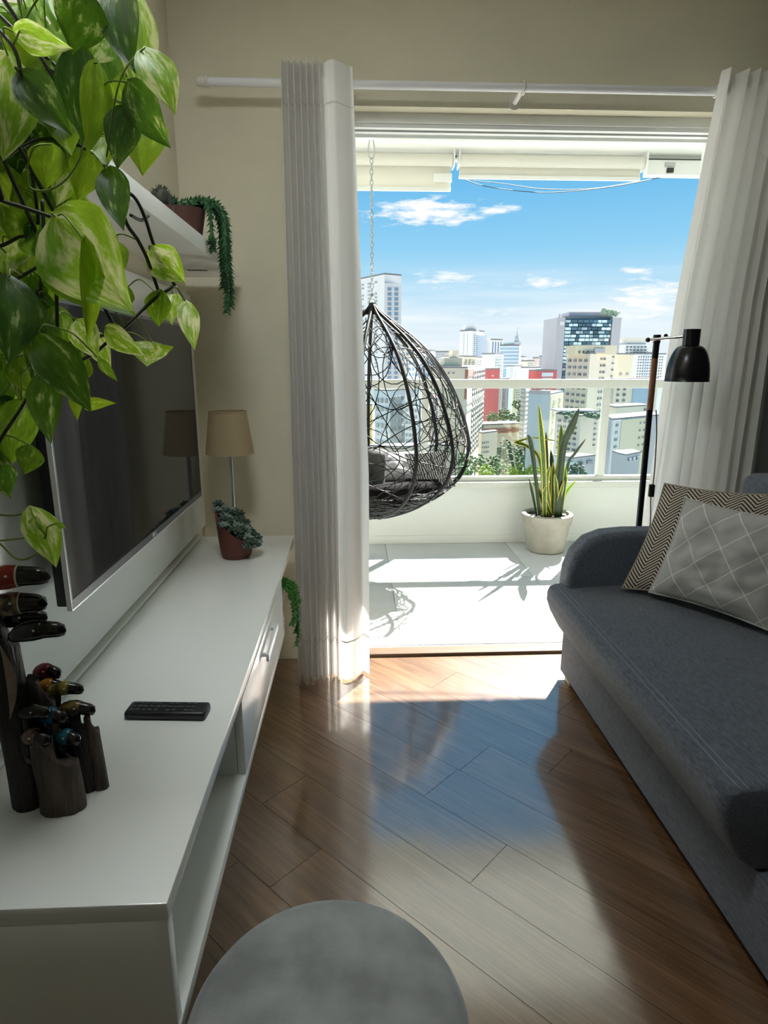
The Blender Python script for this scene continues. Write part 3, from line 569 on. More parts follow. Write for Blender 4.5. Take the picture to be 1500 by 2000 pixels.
# back and back cushions
MB().box((1.50, .55, .24), (1.70, 2.335, .80), .04, seg=4).build('backrest', m_sofa, so, True, auto=60)
def pad(c, ex, ey, n, th, name, m, parent, uvs=(1, 1), k=26, sag=.0, crumple=.0, seed=0, pinch=.55, origin=None):
    # pillow spanned by half-vectors ex, ey, bulging along n
    ex, ey, n, c = V(ex), V(ey), V(n).normalized(), V(c); mb = MB(); uv = []
    for side in (1, -1):
        base = len(mb.v)
        for j in range(k):
            for i in range(k):
                u = -1 + 2 * i / (k - 1); v = -1 + 2 * j / (k - 1); e = max(0, (1 - u ** 4)) ** .5 * max(0, (1 - v ** 4)) ** .5; e = max(0, 1 - abs(u) ** 2.6) ** pinch * max(0, 1 - abs(v) ** 2.6) ** pinch
                cu = u * (1 - .07 * (1 - v * v) * abs(u)); cv = v * (1 - .07 * (1 - u * u) * abs(v))
                p = c + ex * cu + ey * cv + n * side * th * e + n * crumple * e * mnoise.noise(V((u * 2.2 + seed, v * 2.2, side))) + n * crumple * .5 * e * mnoise.noise(V((u * 5 + seed, v * 5, side * 3))) - V((0, 0, sag)) * (1 - v * v) * (1 if v > 0 else 0)
                mb.v.append(tuple(p)); uv.append(((u + 1) / 2 * uvs[0], (v + 1) / 2 * uvs[1]))
        for j in range(k - 1):
            for i in range(k - 1):
                f = (base + j * k + i, base + j * k + i + 1, base + (j + 1) * k + i + 1, base + (j + 1) * k + i); mb.f.append(f if side == 1 else f[::-1])
    mb.uv = uv; return mb.build(name, m, parent, True)
for y0, y1 in ((1.14, 1.72), (1.74, 2.32)):
    MB().box((1.455, y0, .472), (1.60, min(y1, 2.29), .94), .05, Matrix.Identity(3), 5).build('back_cushion', m_sofa, so, True, auto=60)
for x, y in ((.93, 2.40), (1.60, 2.40), (.93, .62), (1.60, .62)): box('leg', (x - .035, y - .03, 0), (x + .03, y + .03, .036), mat('pale_leg_wood', (.55, .42, .24), .5), so, .004)
# herringbone and quilted cushions (patterns woven in via UV)
def uvmat(name, kind):
    m = bpy.data.materials.new(name); m.use_nodes = True; t = m.node_tree; b = t.nodes['Principled BSDF']; b.inputs['Roughness'].default_value = .92; b.inputs['Specular IOR Level'].default_value = .2
    def mm(op, a, c=None, d=None):
        n = t.nodes.new('ShaderNodeMath'); n.operation = op
        for i, v in enumerate((a, c, d)):
            if v is None: continue
            if isinstance(v, (int, float)): n.inputs[i].default_value = v
            else: t.links.new(v, n.inputs[i])
        return n.outputs[0]
    u = t.nodes.new('ShaderNodeUVMap'); s_ = t.nodes.new('ShaderNodeSeparateXYZ'); t.links.new(u.outputs[0], s_.inputs[0]); U, Vv = s_.outputs[0], s_.outputs[1]
    mix = t.nodes.new('ShaderNodeMix'); mix.data_type = 'RGBA'
    if kind == 'herring':
        tri = mm('PINGPONG', mm('MULTIPLY', U, 9.0), 1.0); f = mm('FRACT', mm('ADD', mm('MULTIPLY', Vv, 30.0), mm('MULTIPLY', tri, 3.0))); fac = mm('GREATER_THAN', f, .52)
        mix.inputs[6].default_value = (.50, .44, .36, 1); mix.inputs[7].default_value = (.035, .028, .025, 1)
    else:
        a = mm('FRACT', mm('ADD', mm('ADD', mm('MULTIPLY', U, 3.3), mm('MULTIPLY', Vv, 2.7)), .25)); c = mm('FRACT', mm('ADD', mm('SUBTRACT', mm('MULTIPLY', U, 3.3), mm('MULTIPLY', Vv, 2.7)), .55))
        fac = mm('MAXIMUM', mm('LESS_THAN', mm('ABSOLUTE', mm('SUBTRACT', a, .5)), .018), mm('LESS_THAN', mm('ABSOLUTE', mm('SUBTRACT', c, .5)), .018))
        mix.inputs[6].default_value = (.36, .36, .34, 1); mix.inputs[7].default_value = (.62, .61, .57, 1)
    t.links.new(fac, mix.inputs[0]); t.links.new(mix.outputs[2], b.inputs['Base Color'])
    bp = t.nodes.new('ShaderNodeBump'); bp.inputs['Strength'].default_value = .4; bp.inputs['Distance'].default_value = .004; t.links.new(fac, bp.inputs['Height']); t.links.new(bp.outputs[0], b.inputs['Normal']); return m
def cushion(name, label, BL, BR, TL, TR, th, m, crumple, seed, seamm):
    BL, BR, TL, TR = map(V, (BL, BR, TL, TR)); c = (BL + BR + TL + TR) / 4; ex = ((BR + TR) - (BL + TL)) / 4; ey = ((TL + TR) - (BL + BR)) / 4; n = ex.cross(ey)
    if n.y > 0: n = -n
    t_ = thing(name, label, 'cushion', (c.x, c.y, .47), 'scatter cushions on the sofa'); pd = pad(c, ex, ey, n, th, 'cover', m, t_, (1, 1), 34, 0, crumple, seed)
    pts = []
    for (a0, b0, a1, b1) in ((-1, -1, 1, -1), (1, -1, 1, 1), (1, 1, -1, 1), (-1, 1, -1, -1)):
        for i in range(10):
            u = lerp(a0, a1, i / 10); v = lerp(b0, b1, i / 10); pts.append(c + ex * u * (1 - .07 * (1 - v * v) * abs(u)) + ey * v * (1 - .07 * (1 - u * u) * abs(v)))
    MB().tube(pts, .0035, 6, closed=True).build('edge_seam', seamm, t_, True); return t_
cushion('cushion', 'brown and cream herringbone cushion behind the grey quilted one', (1.065, 2.29, .487), (1.33, 1.95, .495), ony(1290, 948, 2.30), ony(1560, 962, 2.08), .042, uvmat('herringbone_weave', 'herring'), .01, 3, mat('cushion_piping_brown', (.3, .26, .2), .9))
cushion('cushion', 'light grey cushion with thin diamond stitching leaning on the herringbone one', (1.12, 2.205, .487), (1.325, 1.815, .500), ony(1336, 970, 2.16), ony(1590, 1022, 1.87), .05, uvmat('diamond_stitch_linen', 'quilt'), .022, 8, mat('cushion_piping_grey', (.4, .4, .38), .9))
# ---- floor lamp
fl = thing('floor_lamp', 'black floor lamp with wooden pole section and dome shade behind the sofa arm', 'floor lamp', (1.20, 2.525, 0)); LY = 2.525
m_blk = mat('black_metal', (.006, .006, .007), .25, spec=.35)
def lp(x, y): return ony(x, y, LY)
MB().lathe([(.0005, 0), (.11, 0), (.11, .012), (.10, .018), (.0005, .02)], (1.205, LY - .0, .0003), 40).build('base', m_blk, fl, True, auto=40)
a_, b_, c_, d_ = V((1.207, LY, .015)), lp(1269, 800), lp(1279, 700), lp(1283, 662)
MB().tube([a_, b_], .0125, 14).build('pole', m_blk, fl, True, auto=50); MB().tube([b_, c_], .0125, 14).build('wood_pole', mat('walnut', (.20, .085, .04), .5, var=.3, vscale=12, stretch=(8, 8, 1)), fl, True, auto=50); MB().tube([c_, d_], .0125, 14).build('pole_top', m_blk, fl, True, auto=50)
sc0 = ony(1347, 690, 2.44); top = V((sc0.x, sc0.y, 0)); e_ = V((top.x, top.y, lp(1330, 657).z))
ar = MB().tube([d_ + V((-.03, .004, -.004)), e_], .0065, 12).build('arm', mat('chrome', (.7, .7, .72), .12, metal=1), fl, True, auto=50)
kn = MB(); kn.lathe([(.0005, -.016), (.014, -.016), (.016, 0), (.014, .016), (.0005, .016)], d_, 16); kn.ball(d_ + V((.03, -.01, .012)), .008, 2); kn.ball(d_ + V((-.034, .004, -.004)), .010, 2); kn.build('joint', m_blk, fl, True, auto=40)
zt, zb = ony(1347, 643, 2.44).z, ony(1343, 745, 2.44).z; zn = lerp(zt, zb, .31); rb = .0805; rn = .031
pr = [(.0005, zt), (rn, zt), (rn, zn)] + [(lerp(rn, rb, math.sin(t * math.pi / 2) ** .95), lerp(zn, zb + .004, 1 - math.cos(t * math.pi / 2) ** 1.0)) for t in [i / 12 for i in range(1, 13)]] + [(rb + .002, zb), (rb - .002, zb)] + [(lerp(rn, rb - .003, math.sin(t * math.pi / 2) ** .95), lerp(zn - .003, zb + .004, 1 - math.cos(t * math.pi / 2) ** 1.0)) for t in [i / 8 for i in range(8, -1, -1)]] + [(.0005, zn - .003)]
MB().lathe(pr, (sc0.x, sc0.y, 0), 48, closed=True).build('lamp_shade', m_blk, fl, True, auto=40)
cp = [lp(1276, 800), lp(1277, 850), lp(1272, 930), lp(1266, 970), lp(1264, 1030), V((1.235, LY, .35)), V((1.23, LY, .02))]
cdo = MB().tube(smooth_path([p + V((.006, -.012, 0)) for p in cp], 6), .0025, 6).build('cord', m_black, fl, True); sw = lp(1268, 957) + V((.004, -.012, 0)); MB().box((sw.x - .011, sw.y - .009, sw.z - .027), (sw.x + .011, sw.y + .009, sw.z + .027), .004).build('switch', m_black, cdo, True, auto=40)
# ---- picture on the right wall
pcx = XR - .028
pf = thing('framed_picture', 'dark framed picture on the right wall beside the curtain', 'picture', (XR - .014, 2.2, 1.345))
fm = MB()
for a, b in (((pcx, 1.55, 1.345), (XR, 2.63, 1.375)), ((pcx, 1.55, 1.87), (XR, 2.63, 1.90)), ((pcx, 1.55, 1.375), (XR, 1.58, 1.87)), ((pcx, 2.60, 1.375), (XR, 2.63, 1.87))): fm.box(a, b)
fm.build('frame', m_black, pf); box('canvas', (pcx + .010, 1.58, 1.375), (XR - .004, 2.60, 1.87), mat('dark_print', (.02, .02, .022), .5, col2=(.06, .06, .06), vscale=6, stretch=(1, 2, 8)), pf)
# ---- round pouf
PX, PY, PR, PZ = -.050, .718, .206, .44
po = thing('pouf', 'round grey suede pouf standing in the foreground', 'pouf', (PX, PY, 0))
m_suede = mat('grey_suede', (.29, .30, .29), .85, var=.38, vscale=11, bump=.15, bscale=160, sheen=.3, detail=9)
MB().lathe([(.0005, PZ), (.10, PZ - .001), (.15, PZ - .003), (.178, PZ - .007), (.194, PZ - .014), (PR - .003, PZ - .027), (PR - .001, PZ - .042)], (PX, PY, 0), 72).build('seat_top', m_suede, po, True)
MB().lathe([(PR - .001, PZ - .044), (PR, PZ - .06), (PR, .05), (PR - .005, .03), (PR - .02, .022), (.0005, .022)], (PX, PY, 0), 72).build('side', m_suede, po, True, auto=60)
MB().tube([(PX + (PR + .0005) * math.cos(a), PY + (PR + .0005) * math.sin(a), PZ - .043) for a in [i * math.pi / 48 for i in range(96)]], .0022, 6, closed=True).build('piping', m_suede, po, True)
stc = MB()
for i in range(150):
    a = i * 2 * math.pi / 150; a2 = a + .022; stc.tube([(PX + (PR + .001) * math.cos(b), PY + (PR + .001) * math.sin(b), PZ - .052) for b in (a, a2)], .0008, 4)
stc.build('stitching', mat('stitch_thread', (.10, .10, .10), .9), po)
for a in (.8, 2.4, 3.9, 5.5): MB().lathe([(.0005, 0), (.016, 0), (.018, .022), (.0005, .0225)], (PX + .16 * math.cos(a), PY + .16 * math.sin(a), 0), 16).build('foot', m_black, po, True, auto=40)
# ================================================================== balcony: hanging egg chair
EX, EY = .105, 3.86
eprof = [(726, 597), (745, 612), (778, 637), (812, 665), (848, 702), (880, 752), (904, 812), (915, 860), (914, 890), (900, 926), (868, 957), (830, 980), (785, 998), (738, 1011)]
ep = [(max(ony(x, y, EY).x - EX, .012), ony(x, y, EY).z) for x, y in eprof]; ep[-1] = (.04, ep[-1][1])
def esurf(th, t, k=1.0):
    i = min(max(t, 0), .99999) * (len(ep) - 1); a = int(i); f = i - a
    p0, p1, p2, p3 = ep[max(a - 1, 0)], ep[a], ep[a + 1], ep[min(a + 2, len(ep) - 1)]
    def cr1(q0, q1, q2, q3): return .5 * (2 * q1 + (q2 - q0) * f + (2 * q0 - 5 * q1 + 4 * q2 - q3) * f * f + (3 * q1 - q0 - 3 * q2 + q3) * f ** 3)
    r = max(cr1(p0[0], p1[0], p2[0], p3[0]), .005) * k; z = cr1(p0[1], p1[1], p2[1], p3[1])
    return V((EX + r * math.cos(th), EY + .80 * r * math.sin(th), z))
eg = thing('hanging_egg_chair', 'black open-weave egg chair hanging by a chain on the balcony', 'hanging chair', (EX, EY, ep[-1][1]))
m_wick = mat('black_wicker', (.006, .006, .006), .5, spec=.18)
for th in (0, -.72, -1.18, -1.75, -2.5, .75, 1.6):
    MB().tube([esurf(th, i / 60) for i in range(59)], .0115, 8).build('rib', m_wick, eg, True)
# rim round the opening, which faces left
MB().tube([esurf(math.pi + 1.05 * math.cos(a) * (1 if True else 0), .42 + .36 * math.sin(a)) for a in [i * math.pi / 24 for i in range(48)]], .012, 8, closed=True).build('opening_rim', m_wick, eg, True)
MB().lathe([(.0005, .02), (.016, .015), (.03, -.02), (.045, -.05), (.0005, -.05)], (EX, EY, ep[0][1]), 16).build('crown_cap', m_wick, eg, True)
def inopen(th, t):
    d = (th - math.pi + math.pi) % (2 * math.pi) - math.pi
    return (d / 1.05) ** 2 + ((t - .42) / .36) ** 2 < 1
wv = MB(); random.seed(21)
for i in range(34):
    th = random.uniform(-2.3, 2.0); t = random.uniform(.12, .72); dth, dt = random.choice((-1, 1)) * random.uniform(.25, .5), random.uniform(-.16, .16); cur = random.uniform(-.05, .05); ct = random.uniform(-.022, .022); seg = []
    for k in range(22):
        if t < .05 or t > .97 or inopen(th, t): break
        seg.append(esurf(th, t)); th += dth * .13; t += dt * .13; dth += ct * 6 * .2; dt += cur * .25
    if len(seg) > 4: wv.tube(seg, .0030, 4, False)
for i in range(54):  # round loops of cane
    th0 = random.uniform(-2.2, .9); t0 = random.uniform(.2, .72); rr = random.uniform(.16, .42)
    wv.tube([esurf(th0 + rr * 1.1 * math.cos(a), min(t0 + rr * .33 * math.sin(a), .93)) for a in [k * math.pi / 11 for k in range(22)]], .0028, 4, False, True)
for i in range(150):  # dense weave of the bowl
    t = random.uniform(.74, .985); th = random.uniform(-math.pi, math.pi); sp_ = random.uniform(.5, 1.6); dt = random.uniform(-.06, .06)
    wv.tube([esurf(th + sp_ * k / 12, min(max(t + dt * k / 12 + .008 * math.sin(k * 1.3 + i), .6), .99)) for k in range(13)], .0042, 4, False)
wvo = wv.build('wicker_weave', m_wick, eg, True); wvo['kind'] = 'stuff'
# chain of single links, hook on top
m_chain = mat('chain_steel', (.42, .44, .44), .35, metal=.8)
ztop = 2.598; zbot = ep[0][1] + .02
hook = MB().lathe([(.0005, 0), (.025, 0), (.025, -.006), (.0005, -.0065)], (EX, EY, ztop + .001), 20); hook.tube([(EX, EY, ztop - .004), (EX, EY, ztop - .02)] + [(EX + .014 * math.sin(a), EY, ztop - .034 + .014 * math.cos(a)) for a in [i * math.pi / 8 for i in range(17)]], .004, 8); hook.build('ceiling_hook', m_chain, eg, True, auto=40)
zc = ztop - .048 + .006
car = [(EX + .016 * math.sin(a) * (1 + .25 * math.cos(a)), EY, zc - .055 - .058 * math.cos(a)) for a in [i * math.pi / 14 for i in range(28)]]
MB().tube(car, .0038, 8, closed=True).build('carabiner', m_chain, eg, True)
z = zc - .108; lk = 0
while z - .034 > zbot:
    pts = []
    for i in range(16):
        a = i * math.pi / 8; dx = .0085 * math.sin(a); dz = .0175 * math.cos(a)
        pts.append((EX + (dx if lk % 2 == 0 else dx * .35), EY + (dx * .35 if lk % 2 == 0 else dx), z - .0145 + dz))
    MB().tube(pts, .0028, 6, closed=True).build('chain_link', m_chain, eg, True); z -= .0275; lk += 1
mb = MB()
for s_ in (-1, 1): mb.tube([(EX, EY, z + .02), (EX + s_ * .022, EY, z - .03), (EX + s_ * .012, EY, min(z - .05, zbot + .03)), (EX + s_ * .004, EY, ep[0][1])], .004, 6)
mb.build('hanger_loop', m_chain, eg, True)
random.seed(5)
# cushions lying in the chair
sz = ep[-1][1]
sc1 = MB().lathe([(.0005, sz + .055), (.20, sz + .07), (.34, sz + .13), (.435, sz + .20), (.44, sz + .235), (.41, sz + .262), (.28, sz + .25), (.12, sz + .235), (.0005, sz + .232)], (EX, EY, 0), 40, sy=.78)
tag(sc1.build('chair_seat_pad', mat('dark_brown_pad', (.008, .007, .008), .95, spec=.1, var=.3, vscale=12), None, True), 'dark brown seat pad lying in the bottom of the egg chair', 'cushion')
m_zeb = bpy.data.materials.new('zebra_print'); m_zeb.use_nodes = True; tz = m_zeb.node_tree; wz = tz.nodes.new('ShaderNodeTexWave'); wz.inputs['Scale'].default_value = 5.5; wz.inputs['Distortion'].default_value = 5; wz.inputs['Detail'].default_value = 2; wz.inputs['Detail Scale'].default_value = 1.2
uvn = tz.nodes.new('ShaderNodeUVMap'); tz.links.new(uvn.outputs[0], wz.inputs['Vector']); rz_ = tz.nodes.new('ShaderNodeValToRGB'); rz_.color_ramp.interpolation = 'CONSTANT'; rz_.color_ramp.elements[0].color = (.02, .018, .018, 1); rz_.color_ramp.elements[1].position = .5; rz_.color_ramp.elements[1].color = (.45, .445, .44, 1)
tz.links.new(wz.outputs['Fac'], rz_.inputs[0]); tz.links.new(rz_.outputs[0], tz.nodes['Principled BSDF'].inputs['Base Color']); tz.nodes['Principled BSDF'].inputs['Roughness'].default_value = .9
for (c, ex, ey, n, th, m, lab) in ((ony(838, 925, EY - .02), (.12, -.06, .02), (-.03, .06, .105), (.3, -.6, -.3), .05, m_zeb, 'zebra striped pillow at the right side of the egg chair'),
                                    (ony(770, 928, EY + .10), (.14, .02, 0), (0, .07, .09), (0, -.8, .4), .05, mat('white_cotton', (.45, .45, .47), .9), 'plain white pillow at the back of the egg chair'),
                                    (ony(724, 950, EY - .05), (.10, .03, -.03), (.02, .04, .15), (.2, -.8, .3), .05, mat('black_white_hide', (.16, .16, .16), .9, col2=(.012, .011, .012), vscale=4, detail=1), 'black and white patched pillow at the left of the egg chair')):
    c = V((c.x, c.y, max(c.z, sz + .31))); o = pad(c, ex, ey, n, th, 'pillow', m, None, (1, 1), 18, 0, .01, 2); tag(o, lab, 'pillow', 'pillows in the egg chair')
# ================================================================== snake plant
SPX, SPY = 1.362, 4.30
base = onz(1074, 1083, 0); SPX, SPY = base.x, base.y + .12
sn = thing('snake_plant', 'tall snake plant with yellow-edged leaves in a pale concrete pot on the balcony', 'plant', (SPX, SPY, 0))
ph = ony(1074, 1001, SPY).z; rt_ = (ony(1122, 1005, SPY).x - ony(1026, 1005, SPY).x) / 2; rb_ = (ony(1108, 1070, SPY).x - ony(1037, 1070, SPY).x) / 2
m_conc = mat('pale_concrete', (.33, .31, .26), .9, var=.2, vscale=7, bump=.4, bscale=50)
pp = MB().lathe([(.0005, 0), (rb_ - .012, 0), (rb_, .008), (lerp(rb_, rt_, .55), ph * .64), (rt_ - .016, ph * .70), (rt_ - .008, ph * .74), (rt_, ph - .02), (rt_ + .001, ph - .005), (rt_ - .006, ph), (rt_ - .028, ph), (rt_ - .034, ph - .03), (.0005, ph - .031)], (SPX, SPY, .0003), 56).build('pot', m_conc, sn, True, auto=45)
MB().lathe([(.0005, ph - .015), (rt_ - .036, ph - .018), (rt_ - .036, ph - .029), (.0005, ph - .03)], (SPX, SPY, 0), 40).build('soil', m_soil, sn, True)
peb = mat('white_pebble', (.62, .58, .5), .8)
for i in range(26):
    a = random.uniform(0, 6.28); r = (rt_ - .05) * math.sqrt(random.random()); s_ = random.uniform(.007, .014); MB().ball((SPX + r * math.cos(a), SPY + r * math.sin(a), ph - .010), (s_, s_ * .8, s_ * .6), 1).build('pebble', peb, sn, True)
def blade_mat(name, cin, cedge, edge):
    m = bpy.data.materials.new(name); m.use_nodes = True; t = m.node_tree; b = t.nodes['Principled BSDF']; u = t.nodes.new('ShaderNodeUVMap'); s_ = t.nodes.new('ShaderNodeSeparateXYZ'); t.links.new(u.outputs[0], s_.inputs[0])
    def mm(op, a, c=None):
        n = t.nodes.new('ShaderNodeMath'); n.operation = op
        for i, v in enumerate((a, c)):
            if v is None: continue
            if isinstance(v, (int, float)): n.inputs[i].default_value = v
            else: t.links.new(v, n.inputs[i])
        return n.outputs[0]
    e = mm('GREATER_THAN', mm('ABSOLUTE', mm('SUBTRACT', s_.outputs[0], .5)), .5 - edge); n = t.nodes.new('ShaderNodeTexNoise'); n.inputs['Scale'].default_value = 1; mp = t.nodes.new('ShaderNodeMapping'); mp.inputs['Scale'].default_value = (3, 30, 1); t.links.new(u.outputs[0], mp.inputs[0]); t.links.new(mp.outputs[0], n.inputs['Vector'])
    r = t.nodes.new('ShaderNodeValToRGB'); t.links.new(n.outputs['Fac'], r.inputs[0]); r.color_ramp.elements[0].position = .4; r.color_ramp.elements[0].color = (*[x * .55 for x in cin], 1); r.color_ramp.elements[1].position = .6; r.color_ramp.elements[1].color = (*cin, 1)
    mx_ = t.nodes.new('ShaderNodeMix'); mx_.data_type = 'RGBA'; t.links.new(e, mx_.inputs[0]); t.links.new(r.outputs[0], mx_.inputs[6]); mx_.inputs[7].default_value = (*cedge, 1); t.links.new(mx_.outputs[2], b.inputs['Base Color']); b.inputs['Roughness'].default_value = .4
    tr_ = t.nodes.new('ShaderNodeBsdfTranslucent'); t.links.new(mx_.outputs[2], tr_.inputs[0]); ms = t.nodes.new('ShaderNodeMixShader'); ms.inputs[0].default_value = .3; t.links.new(b.outputs[0], ms.inputs[1]); t.links.new(tr_.outputs[0], ms.inputs[2]); t.links.new(ms.outputs[0], t.nodes['Material Output'].inputs[0]); return m
bmg = blade_mat('snake_leaf_edged', (.09, .19, .03), (.62, .55, .10), .17); bmd = blade_mat('snake_leaf_dark', (.030, .065, .022), (.09, .12, .035), .08); bml = blade_mat('snake_leaf_lime', (.22, .52, .04), (.55, .62, .12), .18)
def blade(pts, wpx, m, dy=0, face=0):
    Yb = SPY + dy; P_ = []
    n_ = len(pts)
    for i, (x, y) in enumerate(pts): P_.append(ony(x, y, lerp(SPY + dy * .35, Yb, i / (n_ - 1))))
    b0 = P_[0]; v2 = V((b0.x - SPX, b0.y - SPY)) if False else None
    P_[0] = V((SPX + (b0.x - SPX) * .9, b0.y, ph - .02)); path = smooth_path(P_, 8); W_ = wpx / 1220 * SPY / 2 * 1.05; mb = MB(); uv = []; m_ = len(path); vw = V((math.cos(face), math.sin(face), 0))
    for i, p in enumerate(path):
        t = i / (m_ - 1); ax = (path[min(i + 1, m_ - 1)] - path[max(i - 1, 0)]).normalized(); sd_ = (vw - ax * vw.dot(ax)).normalized(); nn_ = ax.cross(sd_); w = W_ * (.72 + .28 * math.sin(min(t * 1.5, 1) * math.pi / 2)) * min(1, (1 - t) * 3.2 + .02) ** .7
        for u in (-1, -.5, 0, .5, 1): mb.v.append(tuple(p + sd_ * w * u - nn_ * w * .38 * u * u)); uv.append(((u + 1) / 2, t * 2))
    for i in range(m_ - 1):
        for k in range(4): mb.f.append((i * 5 + k, i * 5 + k + 1, (i + 1) * 5 + k + 1, (i + 1) * 5 + k))
    mb.uv = uv; o = mb.build('leaf', m, sn, True); sm = o.modifiers.new('thickness', 'SOLIDIFY'); sm.thickness = .003; return o
for pts, w, m, dy, fc in (([(1063, 1000), (1061, 900), (1052, 789)], 11, bmg, -.17, 0), ([(1088, 1000), (1097, 880), (1112, 838), (1131, 797)], 17, bmd, -.17, .2), ([(1064, 1000), (1055, 905), (1036, 876), (1011, 865), (1008, 863), (1040, 855), (1084, 861)], 9, bmg, -.02, .3), ([(1052, 1000), (1045, 930), (1036, 866), (1030, 848)], 9, bmd, -.14, .2), ([(1068, 1000), (1067, 920), (1066, 843)], 8, bmd, .05, .1), ([(1090, 1000), (1094, 900), (1096, 830)], 15, bmg, -.01, 0), ([(1098, 997), (1108, 910), (1122, 885), (1144, 857)], 7, bmd, -.10, .2), ([(1046, 1000), (1041, 970), (1033, 934)], 5, bmd, -.05, 0), ([(1066, 1000), (1054, 965), (1040, 941)], 9, bmg, -.07, .4), ([(1098, 1000), (1104, 965), (1125, 938)], 6, bml, -.03, -.3),
                      ([(1076, 1004), (1067, 945), (1074, 909)], 10, bmg, -.09, .1), ([(1079, 1004), (1079, 950), (1080, 903)], 11, bmg, -.06, .3), ([(1086, 1004), (1090, 940), (1092, 890)], 13, bmg, -.05, -.3), ([(1078, 1005), (1064, 975), (1066, 948)], 10, bmg, -.10, -.2), ([(1082, 1005), (1092, 970), (1101, 938)], 9, bmg, -.10, .3), ([(1096, 1000), (1102, 950), (1104, 912)], 10, bml, -.06, 0), ([(1089, 1000), (1096, 930), (1096, 872)], 12, bml, .0, .4), ([(1060, 1000), (1058, 930), (1055, 880)], 9, bmd, .04, .5), ([(1075, 1000), (1078, 920), (1076, 880)], 8, bmd, .05, -.3), ([(1070, 1002), (1062, 975), (1048, 962)], 7, bmd, -.07, .2), ([(1084, 1003), (1086, 960), (1083, 925)], 9, bmg, -.11, 0)):
    blade(pts, w, m, dy, fc)
# ================================================================== pothos trailing from the near end of the shelf
def leafmat(name, base, cream, amount, trc, trcream):
    m = bpy.data.materials.new(name); m.use_nodes = True; t = m.node_tree; b = t.nodes['Principled BSDF']; u = t.nodes.new('ShaderNodeUVMap'); mp = t.nodes.new('ShaderNodeMapping'); mp.inputs['Scale'].default_value = (6.5, 3.2, 1); t.links.new(u.outputs[0], mp.inputs[0])
    oi = t.nodes.new('ShaderNodeObjectInfo'); sc = t.nodes.new('ShaderNodeVectorMath'); sc.operation = 'SCALE'; sc.inputs[0].default_value = (31, 17, 9); t.links.new(oi.outputs['Random'], sc.inputs['Scale']); ad = t.nodes.new('ShaderNodeVectorMath'); t.links.new(mp.outputs[0], ad.inputs[0]); t.links.new(sc.outputs[0], ad.inputs[1])
    n = t.nodes.new('ShaderNodeTexNoise'); n.inputs['Scale'].default_value = 1; n.inputs['Detail'].default_value = 6; n.inputs['Roughness'].default_value = .6; t.links.new(ad.outputs[0], n.inputs['Vector'])
    def rp(c1, c2):
        r = t.nodes.new('ShaderNodeValToRGB'); t.links.new(n.outputs['Fac'], r.inputs[0]); r.color_ramp.elements[0].position = 1 - amount - .06; r.color_ramp.elements[0].color = (*c1, 1); r.color_ramp.elements[1].position = 1 - amount + .06; r.color_ramp.elements[1].color = (*c2, 1); e = r.color_ramp.elements.new(max(.05, 1 - amount - .22)); e.color = (*[x * .7 for x in c1], 1); return r.outputs[0]
    t.links.new(rp(base, cream), b.inputs['Base Color']); b.inputs['Roughness'].default_value = .32; tr_ = t.nodes.new('ShaderNodeBsdfTranslucent'); t.links.new(rp(trc, trcream), tr_.inputs[0]); ms = t.nodes.new('ShaderNodeMixShader'); ms.inputs[0].default_value = .58
    bp = t.nodes.new('ShaderNodeBump'); bp.inputs['Strength'].default_value = .25; bp.inputs['Distance'].default_value = .004; t.links.new(n.outputs['Fac'], bp.inputs['Height']); t.links.new(bp.outputs[0], b.inputs['Normal'])
    t.links.new(b.outputs[0], ms.inputs[1]); t.links.new(tr_.outputs[0], ms.inputs[2]); t.links.new(ms.outputs[0], t.nodes['Material Output'].inputs[0]); return m
LM = [leafmat('pothos_leaf_dark', (.035, .095, .022), (.42, .47, .28), .36, (.12, .26, .015), (.6, .65, .2)),
      leafmat('pothos_leaf_green', (.075, .19, .025), (.45, .5, .2), .36, (.36, .60, .03), (.75, .8, .25)),
      leafmat('pothos_leaf_variegated', (.12, .26, .03), (.62, .62, .30), .47, (.50, .76, .04), (.95, .97, .45)),
      leafmat('pothos_leaf_lime', (.16, .33, .03), (.4, .5, .1), .30, (.62, .88, .04), (.8, .9, .25))]
PTX, PTY = -.552, .84
pt = thing('pothos', 'variegated green pothos trailing from a pot on the near end of the shelf', 'plant', (PTX, PTY, SZ1))
pot(pt, (PTX, PTY, SZ1 + .0002), .062, .085, .13, mat('pink_terracotta', (.42, .22, .16), .8, var=.2, vscale=8), .03)
